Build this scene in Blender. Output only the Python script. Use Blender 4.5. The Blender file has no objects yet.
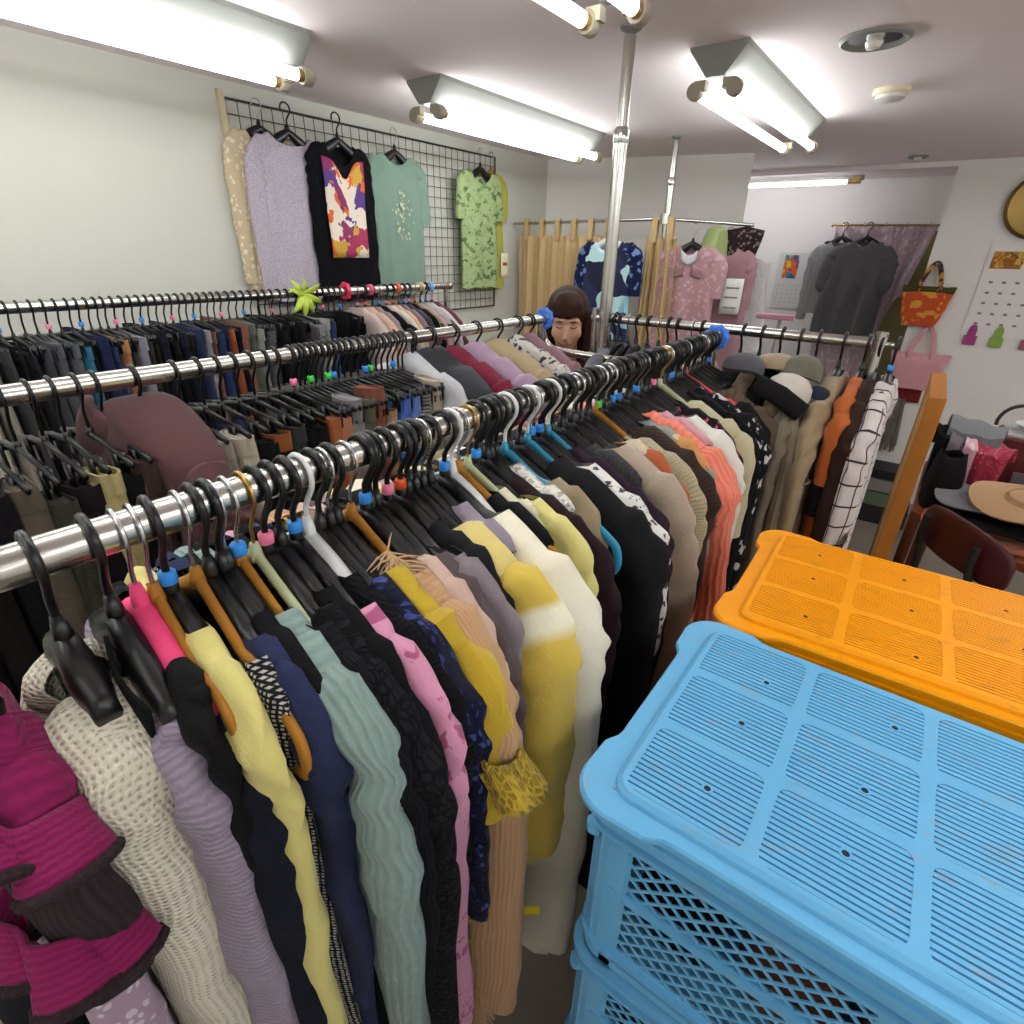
import bpy, bmesh, math, random
from mathutils import Vector, Matrix, noise as mnoise

PI = math.pi
sc = bpy.context.scene
COL = sc.collection
random.seed(11)
CAM_Z = 1.8            # eye height; every z below is written as a height above or below the eye and lifted by up()
def up(z): return CAM_Z + z

# ---------------------------------------------------------------- colour and materials
def lin(h):
    h = h.lstrip('#')
    o = []
    for i in (0, 2, 4):
        c = int(h[i:i+2], 16) / 255
        o.append(c / 12.92 if c <= .04045 else ((c + .055) / 1.055) ** 2.4)
    return (*o, 1)

MATS = {}
def _new(key):
    m = bpy.data.materials.new(key); m.use_nodes = True
    nt = m.node_tree
    b = nt.nodes['Principled BSDF']
    return m, nt, b

def N(nt, typ, **kw):
    n = nt.nodes.new(typ)
    for k, v in kw.items():
        if k in n.inputs: n.inputs[k].default_value = v
        else: setattr(n, k, v)
    return n

def solid(key, hexc, rough=.5, metal=0, bump=0, bscale=60, var=0, coat=0, spec=None, emit=0, trans=0, aniso=0):
    if key in MATS: return MATS[key]
    m, nt, b = _new(key)
    c = lin(hexc)
    b.inputs['Base Color'].default_value = c
    b.inputs['Roughness'].default_value = rough
    b.inputs['Metallic'].default_value = metal
    b.inputs['Coat Weight'].default_value = coat
    if spec is not None: b.inputs['Specular IOR Level'].default_value = spec
    if trans: b.inputs['Transmission Weight'].default_value = trans
    if emit:
        b.inputs['Emission Color'].default_value = c
        b.inputs['Emission Strength'].default_value = emit
    if bump or var:
        tc = N(nt, 'ShaderNodeTexCoord')
        nz = N(nt, 'ShaderNodeTexNoise', Scale=bscale, Detail=4)
        nt.links.new(tc.outputs['Object'], nz.inputs['Vector'])
        if bump:
            bp = N(nt, 'ShaderNodeBump', Strength=bump, Distance=.003)
            nt.links.new(nz.outputs['Fac'], bp.inputs['Height'])
            nt.links.new(bp.outputs['Normal'], b.inputs['Normal'])
        if var:
            mx = N(nt, 'ShaderNodeMix', data_type='RGBA')
            mx.inputs[6].default_value = c
            mx.inputs[7].default_value = tuple(x * (1 - var) for x in c[:3]) + (1,)
            nt.links.new(nz.outputs['Fac'], mx.inputs[0])
            nt.links.new(mx.outputs[2], b.inputs['Base Color'])
    MATS[key] = m
    return m

def fab(c1, pat='plain', c2=None, scale=1.0, bump=.5, rough=.85, sheen=.15):
    """A cloth; UVs are metres along the cloth."""
    key = 'cloth_%s_%s_%s_%g_%g' % (c1.lstrip('#'), pat, (c2 or '').lstrip('#'), scale, rough)
    if key in MATS: return MATS[key]
    m, nt, b = _new(key)
    L = nt.links.new
    b.inputs['Roughness'].default_value = rough
    lum = sum(lin(c1)[:3])/3
    b.inputs['Sheen Weight'].default_value = sheen * min(1, .05 + lum*4)
    b.inputs['Sheen Roughness'].default_value = .5
    b.inputs['Specular IOR Level'].default_value = .22 if lum > .05 else .12
    A = lin(c1); B = lin(c2) if c2 else tuple(x * .78 for x in A[:3]) + (1,)
    uv = N(nt, 'ShaderNodeUVMap')
    mp = N(nt, 'ShaderNodeMapping'); mp.inputs['Scale'].default_value = (scale,) * 3
    L(uv.outputs[0], mp.inputs[0]); V = mp.outputs[0]
    fine = N(nt, 'ShaderNodeTexNoise', Scale=420, Detail=2); L(V, fine.inputs['Vector'])
    big = N(nt, 'ShaderNodeTexNoise', Scale=14, Detail=5, Roughness=.6); L(V, big.inputs['Vector'])
    mix = N(nt, 'ShaderNodeMix', data_type='RGBA'); mix.inputs[6].default_value = A; mix.inputs[7].default_value = B
    fac, h = None, fine.outputs['Fac']
    def ramp(src, p0, p1, inv=False):
        r = N(nt, 'ShaderNodeMapRange'); r.inputs[1].default_value = p0; r.inputs[2].default_value = p1
        if inv: r.inputs[3].default_value, r.inputs[4].default_value = 1, 0
        L(src, r.inputs[0]); return r.outputs[0]
    def wave(sc_, direction, dist=1.5, prof='SIN'):
        w = N(nt, 'ShaderNodeTexWave', bands_direction=direction, wave_profile=prof, Scale=sc_, Distortion=dist)
        w.inputs['Detail Scale'].default_value = 3
        L(V, w.inputs['Vector']); return w.outputs['Fac']
    if pat == 'plain':
        fac = ramp(big.outputs['Fac'], .3, 1.3)
    elif pat == 'knit':
        h = wave(52, 'Y', 2.5); fac = ramp(h, 1.2, -.6)  # grooves take the second tone, usually darker: shade mixed into the colour
    elif pat == 'rib':
        h = wave(40, 'X', 1.0); fac = ramp(h, 1.2, -.6)  # rib grooves tinted too, their shade is in the colour
    elif pat == 'cable':
        w1 = wave(26, 'X', 1.0)
        w2 = N(nt, 'ShaderNodeTexVoronoi', Scale=70); L(V, w2.inputs['Vector'])
        ad = N(nt, 'ShaderNodeMath', operation='ADD'); L(w1, ad.inputs[0]); L(w2.outputs['Distance'], ad.inputs[1])
        h = ad.outputs[0]; fac = ramp(h, 1.6, -.6)  # colour deepens between the cables, painted shade
    elif pat in ('tweed', 'check'):
        ck = N(nt, 'ShaderNodeTexVoronoi', Scale=210, distance='CHEBYCHEV') if pat == 'tweed' else N(nt, 'ShaderNodeTexChecker', Scale=60)
        if pat == 'tweed': ck.inputs['Randomness'].default_value = .25
        L(V, ck.inputs['Vector'])
        fac = ramp(ck.outputs['Distance'], .32, .2) if pat == 'tweed' else ck.outputs['Fac']
    elif pat == 'eyelet':
        ck = N(nt, 'ShaderNodeTexVoronoi', Scale=120); ck.inputs['Randomness'].default_value = .15; L(V, ck.inputs['Vector'])
        fac = ramp(ck.outputs['Distance'], .28, .12); h = ramp(ck.outputs['Distance'], .05, .5)
    elif pat == 'floral':
        ck = N(nt, 'ShaderNodeTexVoronoi', Scale=42); ns = N(nt, 'ShaderNodeTexNoise', Scale=90, Detail=3)
        L(V, ck.inputs['Vector']); L(V, ns.inputs['Vector'])
        ad = N(nt, 'ShaderNodeMath', operation='ADD'); L(ck.outputs['Distance'], ad.inputs[0]); L(ns.outputs['Fac'], ad.inputs[1])
        fac = ramp(ad.outputs[0], .86, .8)
    elif pat == 'dots':
        ck = N(nt, 'ShaderNodeTexVoronoi', Scale=75); L(V, ck.inputs['Vector'])
        fac = ramp(ck.outputs['Distance'], .36, .28)
    elif pat == 'leaf':
        ns = N(nt, 'ShaderNodeTexNoise', Scale=32, Detail=2, Distortion=1.2); L(V, ns.inputs['Vector'])
        fac = ramp(ns.outputs['Fac'], .6, .63)
    elif pat == 'stripe':
        fac = ramp(wave(9, 'Y', .6), .5, .6)
    elif pat == 'plaid':
        w1, w2 = wave(5.5, 'Y', .3), wave(5.5, 'X', .3)
        mxx = N(nt, 'ShaderNodeMath', operation='MAXIMUM'); L(w1, mxx.inputs[0]); L(w2, mxx.inputs[1])
        fac = ramp(mxx.outputs[0], .972, .99)
    elif pat == 'band':
        sx = N(nt, 'ShaderNodeSeparateXYZ'); L(uv.outputs[0], sx.inputs[0])
        ab = N(nt, 'ShaderNodeMath', operation='ADD'); ab.inputs[1].default_value = .075; L(sx.outputs[1], ab.inputs[0])
        a2 = N(nt, 'ShaderNodeMath', operation='ABSOLUTE'); L(ab.outputs[0], a2.inputs[0])
        fac = ramp(a2.outputs[0], .019, .008)
        fu = N(nt, 'ShaderNodeTexNoise', Scale=150, Detail=6, Roughness=.8); L(V, fu.inputs['Vector']); h = fu.outputs['Fac']
    elif pat == 'lace':
        ck = N(nt, 'ShaderNodeTexVoronoi', Scale=95, feature='DISTANCE_TO_EDGE'); L(V, ck.inputs['Vector'])
        fac = ramp(ck.outputs['Distance'], .09, .16); h = ramp(ck.outputs['Distance'], .3, 0)
    elif pat == 'fur':
        fu = N(nt, 'ShaderNodeTexNoise', Scale=150, Detail=6, Roughness=.8); L(V, fu.inputs['Vector'])
        fac = ramp(fu.outputs['Fac'], .2, .9); h = fu.outputs['Fac']
    elif pat == 'sequin':
        ck = N(nt, 'ShaderNodeTexVoronoi', Scale=150); L(V, ck.inputs['Vector'])
        fac = ramp(ck.outputs['Color'], .75, .85); h = ck.outputs['Distance']
    elif pat == 'pleat':
        h = wave(20, 'X', 2.0); fac = ramp(h, 1.3, -.9)  # pleat valleys get the second tone as painted shade
    L(fac, mix.inputs[0]); L(mix.outputs[2], b.inputs['Base Color'])
    bp = N(nt, 'ShaderNodeBump', Strength=bump, Distance=.0022); L(h, bp.inputs['Height'])
    bp2 = N(nt, 'ShaderNodeBump', Strength=.35, Distance=.012); L(big.outputs['Fac'], bp2.inputs['Height']); L(bp.outputs[0], bp2.inputs['Normal'])
    L(bp2.outputs[0], b.inputs['Normal'])
    MATS[key] = m
    return m

def multi(key, cols, scale=22, stretch=(1, 1, 1)):
    """Patchwork print: blotches taken from a list of colours."""
    if key in MATS: return MATS[key]
    m, nt, b = _new(key); L = nt.links.new
    b.inputs['Roughness'].default_value = .8
    uv = N(nt, 'ShaderNodeUVMap')
    ns = N(nt, 'ShaderNodeTexNoise', Scale=scale * 1.5, Detail=2); L(uv.outputs[0], ns.inputs['Vector'])
    mx = N(nt, 'ShaderNodeMix', data_type='RGBA', blend_type='LINEAR_LIGHT'); mx.inputs[0].default_value = .05
    mp = N(nt, 'ShaderNodeMapping'); mp.inputs['Scale'].default_value = stretch; L(uv.outputs[0], mp.inputs[0])
    L(mp.outputs[0], mx.inputs[6]); L(ns.outputs['Color'], mx.inputs[7])
    v = N(nt, 'ShaderNodeTexVoronoi', Scale=scale); L(mx.outputs[2], v.inputs['Vector'])
    r = N(nt, 'ShaderNodeValToRGB'); r.color_ramp.interpolation = 'CONSTANT'
    e = r.color_ramp.elements
    while len(e) < len(cols): e.new(.5)
    for i, c in enumerate(cols):
        e[i].position = i / len(cols); e[i].color = lin(c)
    L(v.outputs['Color'], r.inputs[0]); L(r.outputs[0], b.inputs['Base Color'])
    MATS[key] = m
    return m

# ---------------------------------------------------------------- meshes
class MB:
    """Collects geometry for ONE mesh object."""
    def __init__(s): s.v, s.f, s.uv, s.mi = [], [], [], []
    def add(s, v, f, uv=None, mi=0):
        b = len(s.v); s.v += [tuple(p) for p in v]
        s.uv += list(uv) if uv else [(p[0] + .37 * p[1], p[2] + .37 * p[1]) for p in v]
        for q in f: s.f.append(tuple(b + i for i in q)); s.mi.append(mi)
        return s
    def box(s, c, d, rz=0, rot=None, mi=0):
        hx, hy, hz = d[0] / 2, d[1] / 2, d[2] / 2
        M = rot or Matrix.Rotation(rz, 3, 'Z')
        P = [Vector(c) + M @ Vector((x * hx, y * hy, z * hz)) for z in (-1, 1) for y in (-1, 1) for x in (-1, 1)]
        return s.add(P, [(0, 2, 3, 1), (4, 5, 7, 6), (0, 1, 5, 4), (2, 6, 7, 3), (0, 4, 6, 2), (1, 3, 7, 5)], mi=mi)
    def tube(s, pts, r, n=10, caps=True, rv=None, mi=0, closed=False):
        """Swept circle; r a number or one per point; rv squashes along the binormal."""
        pts = [Vector(p) for p in pts]; K = len(pts)
        R = r if isinstance(r, (list, tuple)) else [r] * K
        RV = R if rv is None else (rv if isinstance(rv, (list, tuple)) else [rv] * K)
        T = []
        for i in range(K):
            a = pts[(i - 1) % K] if (i or closed) else pts[0]; c = pts[(i + 1) % K] if (i < K - 1 or closed) else pts[-1]
            T.append((c - a).normalized())
        n0 = T[0].orthogonal().normalized()
        if abs(T[0].y) < .9:
            n0 = T[0].cross(Vector((0, 1, 0))).normalized()
        V, F, UV = [], [], []
        acc = 0
        for i in range(K):
            if i:
                ax = T[i-1].cross(T[i])
                if ax.length > 1e-6: n0 = Matrix.Rotation(T[i-1].angle(T[i]), 3, ax.normalized()) @ n0
                acc += (pts[i] - pts[i-1]).length
            b0 = T[i].cross(n0)
            for k in range(n):
                a = 2 * PI * k / n
                V.append(pts[i] + n0 * math.cos(a) * R[i] + b0 * math.sin(a) * RV[i]); UV.append((min(a, 2*PI - a) * R[i], -acc))
        for i in range(K if closed else K - 1):
            j = (i + 1) % K
            for k in range(n):
                F.append((i*n+k, i*n+(k+1) % n, j*n+(k+1) % n, j*n+k))
        if caps and not closed: F += [tuple(range(n))[::-1], tuple((K-1)*n+k for k in range(n))]
        return s.add(V, F, UV, mi)
    def lathe(s, prof, c=(0, 0, 0), n=24, mi=0, axis='Z'):
        V, F = [], []
        for r, z in prof:
            for k in range(n):
                a = 2 * PI * k / n
                p = (r * math.cos(a), r * math.sin(a), z)
                if axis == 'Y': p = (p[0], p[2], p[1])
                if axis == 'X': p = (p[2], p[0], p[1])
                V.append((c[0] + p[0], c[1] + p[1], c[2] + p[2]))
        for i in range(len(prof) - 1):
            for k in range(n): F.append((i*n+k, i*n+(k+1) % n, (i+1)*n+(k+1) % n, (i+1)*n+k))
        if prof[0][0] > 1e-5: F.append(tuple(range(n))[::-1])
        if prof[-1][0] > 1e-5: F.append(tuple((len(prof)-1)*n+k for k in range(n)))
        return s.add(V, F, mi=mi)
    def prism(s, poly, z0, z1, mi=0):
        n = len(poly)
        V = [(x, y, z0) for x, y in poly] + [(x, y, z1) for x, y in poly]
        F = [tuple(range(n))[::-1], tuple(range(n, 2*n))] + [(i, (i+1) % n, n+(i+1) % n, n+i) for i in range(n)]
        return s.add(V, F, mi=mi)
    def grid(s, fn, nu, nv, mi=0, uvfn=None):
        V, UV, F = [], [], []
        for j in range(nv + 1):
            for i in range(nu + 1):
                V.append(fn(i / nu, j / nv)); UV.append(uvfn(i / nu, j / nv) if uvfn else (i / nu, j / nv))
        for j in range(nv):
            for i in range(nu):
                a = j * (nu + 1) + i; F.append((a, a+1, a+nu+2, a+nu+1))
        return s.add(V, F, UV, mi)
    def mesh(s, name, mats, smooth=True, sharp=None):
        me = bpy.data.meshes.new(name)
        me.from_pydata(s.v, [], s.f); 
        ul = me.uv_layers.new(name='UVMap')
        li = [0] * len(me.loops); me.loops.foreach_get('vertex_index', li)
        flat = []
        for i in li: flat += s.uv[i]
        ul.data.foreach_set('uv', flat)
        for m in (mats if isinstance(mats, (list, tuple)) else [mats]): me.materials.append(m)
        if any(s.mi): me.polygons.foreach_set('material_index', s.mi)
        bm = bmesh.new(); bm.from_mesh(me); bmesh.ops.recalc_face_normals(bm, faces=bm.faces)
        if sharp: 
            for e in bm.edges:
                if len(e.link_faces) == 2 and e.calc_face_angle(0) > sharp: e.smooth = False
        bm.to_mesh(me); bm.free()
        me.polygons.foreach_set('use_smooth', [smooth] * len(me.polygons))
        return me
    def build(s, name, mats, parent=None, smooth=True, sharp=math.radians(35), bevel=0, solid=0, loc=None):
        o = bpy.data.objects.new(name, s.mesh(name, mats, smooth, sharp)); COL.objects.link(o)
        if loc: o.location = loc
        if parent: o.parent = parent
        if solid:
            m = o.modifiers.new('thick', 'SOLIDIFY'); m.thickness = solid; m.offset = 0
        if bevel:
            m = o.modifiers.new('edge', 'BEVEL'); m.width = bevel; m.segments = 2; m.limit_method = 'ANGLE'
        return o

def tag(o, label=None, cat=None, group=None, kind=None):
    if label: o['label'] = label
    if cat: o['category'] = cat
    if group: o['group'] = group
    if kind: o['kind'] = kind
    return o
def thing(name, label, cat, loc=(0, 0, 0), rz=0, group=None):
    o = bpy.data.objects.new(name, None); COL.objects.link(o)
    o.location = loc; o.rotation_euler = (0, 0, rz); o.empty_display_size = .05
    return tag(o, label, cat, group)
def place(o, loc, rz=0): o.location = loc; o.rotation_euler = (0, 0, rz); return o
def smooth01(t): t = max(0, min(1, t)); return t * t * (3 - 2 * t)
def lerp(a, b, t): return a + (b - a) * t
def spline(pts, n):
    """Catmull-Rom through points."""
    P = [Vector(p) for p in pts]; P = [P[0] * 2 - P[1]] + P + [P[-1] * 2 - P[-2]]
    out = []
    for i in range(1, len(P) - 2):
        for k in range(n):
            t = k / n
            out.append(.5 * ((2*P[i]) + (P[i+1]-P[i-1])*t + (2*P[i-1]-5*P[i]+4*P[i+1]-P[i+2])*t*t + (3*P[i]-P[i-1]-3*P[i+1]+P[i+2])*t**3))
    out.append(P[-2]); return out

# ---------------------------------------------------------------- camera
def make_camera():
    TH, P, R = math.radians(35.92), math.radians(25.66), math.radians(-1.306)
    fw = Vector((-math.sin(TH)*math.cos(P), math.cos(TH)*math.cos(P), -math.sin(P)))
    rt = Vector((math.cos(TH), math.sin(TH), 0)); u = rt.cross(fw)
    rt2 = rt*math.cos(R) - u*math.sin(R); u2 = rt*math.sin(R) + u*math.cos(R)
    cam = bpy.data.cameras.new('camera'); o = bpy.data.objects.new('camera', cam); COL.objects.link(o)
    cam.sensor_width = 36; cam.lens = 36 * 545.5 / 1024; cam.clip_start = .01
    o.matrix_world = Matrix(((rt2.x, u2.x, -fw.x, 0), (rt2.y, u2.y, -fw.y, 0), (rt2.z, u2.z, -fw.z, CAM_Z), (0, 0, 0, 1)))
    sc.camera = o
make_camera()
# ================================================================ the setting
CEIL = up(.57)
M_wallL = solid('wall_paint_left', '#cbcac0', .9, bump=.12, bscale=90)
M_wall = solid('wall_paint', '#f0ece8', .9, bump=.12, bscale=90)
M_ceil = solid('ceiling_paint', '#f6ebec', .95, bump=.1, bscale=120)
M_floor = solid('floor_vinyl', '#8a7f74', .6, var=.25, bscale=6)
M_trim = solid('trim_paint', '#bfb8ae', .6)
M_olive = solid('olive_panel', '#8f8757', .7)
def struct(name, mb, m, label=None):
    o = mb.build(name, m, smooth=False); o['kind'] = 'structure'
    if label: o['label'] = label
    return o
XL, YB, XR, YF = -2.47, 5.05, 2.3, -1.6
struct('floor', MB().box((0, 2.2, -.05), (5.4, 8, .1)), M_floor)
struct('ceiling', MB().box((0, 2.2, CEIL + .05), (5.4, 8, .1)), M_ceil)
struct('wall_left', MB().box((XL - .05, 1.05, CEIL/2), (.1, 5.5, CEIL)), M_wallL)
# the wall behind the fitting corner runs a little askew, then the alcove
A, B = Vector((-2.62, 3.70, 0)), Vector((-1.18, 4.10, 0))
d = (B - A).normalized(); nrm = Vector((-d.y, d.x, 0))
q = [A - d*.1, B, B + nrm*.1, A - d*.1 + nrm*.1]
struct('wall_back', MB().prism([(p.x, p.y) for p in q], 0, CEIL), M_wall)
struct('wall_alcove_left', MB().box((-2.15, 4.95, CEIL/2), (.1, 1.66, CEIL)), M_wall)
struct('wall_alcove_back', MB().box((-1.1, 5.83, CEIL/2), (2.2, .1, CEIL)), M_wall)
struct('wall_alcove_right', MB().box((-.10, 5.43, CEIL/2), (.1, .72, CEIL)), M_wall)
struct('wall_right_back', MB().box((1.1, 5.02, CEIL/2), (2.5, .1, CEIL)), M_wall)
struct('wall_right', MB().box((XR + .05, 1.7, CEIL/2), (.1, 6.7, CEIL)), M_wall)
struct('wall_front', MB().box((0, YF - .05, CEIL/2), (5.2, .1, CEIL)), M_wall)
struct('trim_alcove_beam', MB().box((-1.12, 5.02, CEIL - .015), (1.94, .1, .03)), M_ceil)
struct('baseboard_left', MB().box((XL + .006, 1.05, .04), (.012, 5.3, .08)), M_trim)
struct('baseboard_right', MB().box((1.1, 4.965, .04), (2.3, .012, .08)), M_trim)
struct('door_1', MB().box((-.36, 5.765, 1.0), (.42, .03, 2.0)), M_olive, 'olive door panel at the back of the alcove')

# ---------------------------------------------------------------- fluorescent fittings
M_house = solid('fitting_white', '#8f908b', .5)
M_tube = solid('tube_glow', '#f8fcfb', .3, emit=11)
M_cap = solid('tube_cap', '#b9985a', .35, .6)
M_sock = solid('socket_ivory', '#a89f8c', .5)
def tube_light(x, y0, y1, label, zt=up(.46), n=2):
    t = thing('ceiling_light', label, 'light', (x, (y0+y1)/2, CEIL), 0, 'twin tube ceiling lights')
    Ln = y1 - y0; dz = zt - CEIL
    h = MB()
    w = [(-.09, 0), (.09, 0), (.085, -.012), (.028, dz + .03), (-.028, dz + .03), (-.085, -.012)]
    V = [(a, -Ln/2 - .02, b) for a, b in w] + [(a, Ln/2 + .02, b) for a, b in w]; k = len(w)
    h.add(V, [tuple(range(k)), tuple(range(2*k-1, k-1, -1))] + [(i, (i+1) % k, k+(i+1) % k, k+i) for i in range(k)])
    h.build('housing', M_house, t, smooth=False)
    for s in (-1, 1):
        for e in (-1, 1):
            MB().lathe([(.0, -.016), (.022, -.016), (.024, -.012), (.024, .012), (.022, .016), (0, .016)], (s*.061, e*(Ln/2 + .004), dz), 16, axis='Y') \
                .box((s*.045, e*(Ln/2 + .004), dz + .012), (.036, .028, .026)).build('socket', M_sock, t)
        tb = MB().tube([(s*.061, -Ln/2 + .03, dz), (s*.061, Ln/2 - .03, dz)], .0155, 14).build('tube', M_tube, t)
        for e in (-1, 1):
            MB().tube([(s*.061, e*(Ln/2 - .03), dz), (s*.061, e*(Ln/2 - .008), dz)], .0162, 14).build('tube_cap', M_cap, tb)
    return t
tube_light(-1.80, .02, 1.28, 'long twin tube ceiling light above the bare left wall')
tube_light(-1.77, 1.84, 3.07, 'twin tube ceiling light above the wire grid of shirts')
tube_light(-.745, .10, 1.36, 'twin tube ceiling light whose ends show above the tall steel pole')
tube_light(-.745, 2.05, 3.26, 'twin tube ceiling light over the clothes near the round ceiling lamp')
tube_light(.75, .3, 1.55, 'twin tube ceiling light above the plastic crates')  # unseen fittings from here to the batten lamp, added for extra light
tube_light(.75, 2.6, 3.85, 'twin tube ceiling light above the desk')
tube_light(-1.80, -1.35, -.12, 'twin tube ceiling light at the near left corner')  # out of view, added with the next ones to fill the room with light
tube_light(-.745, -1.3, -.08, 'twin tube ceiling light behind the viewer')
tube_light(.75, -1.2, .1, 'twin tube ceiling light at the near right corner')
tube_light(1.7, .3, 1.55, 'twin tube ceiling light by the right wall')
tube_light(1.7, 2.6, 3.85, 'twin tube ceiling light above the far end of the desk')
# single batten lamp high in the alcove
t = thing('batten_light', 'single tube batten lamp across the alcove under the ceiling', 'light', (-1.1, 5.2, up(.50)))
MB().box((-.22, .02, .026), (1.24, .05, .03)).build('housing', M_house, t, smooth=False)
tb = MB().tube([(-.80, 0, 0), (.30, 0, 0)], .0135, 12).build('tube', solid('batten_glow', '#f7faff', .3, emit=20), t)
MB().tube([(.30, 0, 0), (.335, 0, 0)], .0135, 12).build('tube_cap', M_cap, tb)
MB().box((.362, .005, .008), (.05, .05, .04)).build('socket', M_cap, t, bevel=.004)
# round recessed lamp, smoke alarm, far recessed lamp
M_chrome = solid('chrome', '#d8d8d6', .16, 1.0)
M_ivory = solid('ivory_plastic', '#e6dcbc', .45)
def downlight(x, y, r, label):
    t = thing('recessed_lamp', label, 'light', (x, y, CEIL))
    MB().lathe([(r*.78, -.002), (r*1.0, -.012), (r*1.1, -.006), (r*1.1, -.0005)], n=36).build('rim', M_house, t)
    MB().lathe([(r*.80, -.004), (r*.70, -.0035), (r*.30, -.0015), (.0, -.0012)], n=36).build('reflector', M_chrome, t)
    MB().lathe([(0, -.03), (.018, -.024), (.024, -.012), (.02, -.003)], n=16).build('bulb', solid('frosted_bulb', '#f3f1ea', .2), t)
downlight(-.36, 2.22, .085, 'large round recessed ceiling lamp beside the tube light')
downlight(-.36, 4.65, .05, 'small recessed lamp in the far ceiling before the alcove')
t = thing('smoke_alarm', 'round cream smoke alarm on the ceiling', 'smoke alarm', (-.365, 2.86, CEIL))
MB().lathe([(.062, 0), (.062, -.014), (.056, -.02)], n=32).build('base', M_ivory, t)
MB().lathe([(.050, -.018), (.050, -.030), (.042, -.036), (0, -.04)], n=32).build('cover', solid('alarm_white', '#dcdad4', .5), t)

# ================================================================ clothes hangers
ROD_R = .0165
M_blk = solid('black_plastic', '#0d0d0f', .32, spec=.5)
M_wood = solid('mustard_flock', '#a8701c', .75, bump=.2, bscale=300)
M_pinkh = solid('pink_flock', '#f0447c', .7)
M_sage = solid('sage_plastic', '#bcc49a', .5)
M_blueh = solid('teal_plastic', '#2f93b4', .45)
M_whiteh = solid('white_plastic', '#d9dad8', .35)
M_steel = solid('hook_steel', '#c6c8ca', .25, 1.0)
M_brass = solid('hook_brass', '#b99a5c', .3, 1.0)
M_redh = solid('coral_plastic', '#d9474f', .55)
CLIP = {'blue': '#2f8fe6', 'pink': '#f47fa6', 'orange': '#d9541e', 'green': '#3ed24a'}
HCOL = {'blk': ('black', M_blk, M_blk), 'wood': ('mustard', M_wood, M_steel), 'pink': ('pink', M_pinkh, M_steel), 'sage': ('pale sage', M_sage, M_brass),
        'blue': ('turquoise', M_blueh, M_whiteh), 'red': ('coral red', M_redh, M_blk), 'wire': ('black', M_blk, M_steel), 'white': ('white', M_whiteh, M_whiteh)}
def arm_z(u, drop=.096):
    """Height of a hanger's arm below the rail, |u| from the neck."""
    s = min(1, abs(u) / .2)
    return -.070 - drop * (.62 * s ** .85 + .38 * s ** 2.0 + .10 * math.sin(PI * s) ** 2 * (1 if s < .5 else -.4))
_hm = {}
def hook_mesh(kind, r):
    k = ('hook', kind, r)
    if k not in _hm:
        rr = ROD_R + .0025 + r; cz = -.0022
        pts = [(rr*math.cos(math.radians(a)), 0, cz + rr*math.sin(math.radians(a))) for a in range(200, -50, -14)]
        pts += [(.007, 0, -.030), (.001, 0, -.040), (0, 0, -.052), (0, 0, -.076)]
        _hm[k] = MB().tube(pts, r, 8).mesh('hook', HCOL[kind][2])
    return _hm[k]
def body_mesh(kind, w):
    k = ('body', kind, w)
    if k in _hm: return _hm[k]
    m = MB(); us = [w * (i / 12 * 2 - 1) for i in range(13)]
    sc_ = 1
    if kind in ('blk', 'wire', 'red', 'white', 'pink'):
        ra = [.0125 + .008 * math.sin(PI * min(1, abs(i/6-1) * 1.1)) + .002 * (1 - abs(i/6-1)) for i in range(13)]
        pts = [(u, 0, arm_z(u) + .003 - r) for u, r in zip(us, ra)]
        m.tube(pts, ra, 12, rv=[.0098 + .0040 * math.sin(PI * min(1, abs(i/6-1) * 1.15)) for i in range(13)])
        m.tube([(0, 0, -.052), (0, 0, -.066), (0, 0, -.085)], [.0045, .0085, .012], 10, rv=[.0045, .007, .008])
    else:
        pts = [(u, 0, arm_z(u * sc_) - .004) for u in us]
        e = pts[-1]
        curl = [(e[0] + .012, 0, e[2] - .012), (e[0] + .016, 0, e[2] - .034), (e[0] + .008, 0, e[2] - .052), (e[0] - .014, 0, e[2] - .058)]
        full = [(-p[0], p[1], p[2]) for p in curl[::-1]] + pts + curl
        full = spline(full, 3)
        m.tube(full, .0075 if kind != 'pink' else .011, 10, rv=.0048 if kind != 'pink' else .0075)
        y0 = e[2] - .058
        m.tube([(-e[0] + .014, 0, y0), (e[0] - .014, 0, y0)], .0055, 8, rv=.0042)
        m.tube([(0, 0, -.058), (0, 0, -.078)], [.0045, .009], 8)
    _hm[k] = m.mesh('hanger_body', HCOL[kind][1]); return _hm[k]
def link(name, me, parent=None):
    o = bpy.data.objects.new(name, me); COL.objects.link(o)
    if parent: o.parent = parent
    return o
def hanger(kind, loc, rz, label, group, clip=None, w=.2, hr=None):
    o = link('clothes_hanger', body_mesh(kind, w)); place(o, loc, rz); tag(o, label, 'hanger', group)
    link('hook', hook_mesh(kind, hr or (.0036 if kind in ('blk', 'red') else .0021 if kind not in ('blue', 'white') else .003)), o)
    if clip:
        k = ('clip', clip)
        if k not in _hm: _hm[k] = MB().lathe([(.0065, -.007), (.0078, -.0055), (.0078, .0055), (.0065, .007)], (0, 0, -.058), 12).mesh('size_clip', solid('clip_' + clip, CLIP[clip], .4))
        link('size_clip', _hm[k], o)['label'] = clip + ' size clip'
    return o
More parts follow.
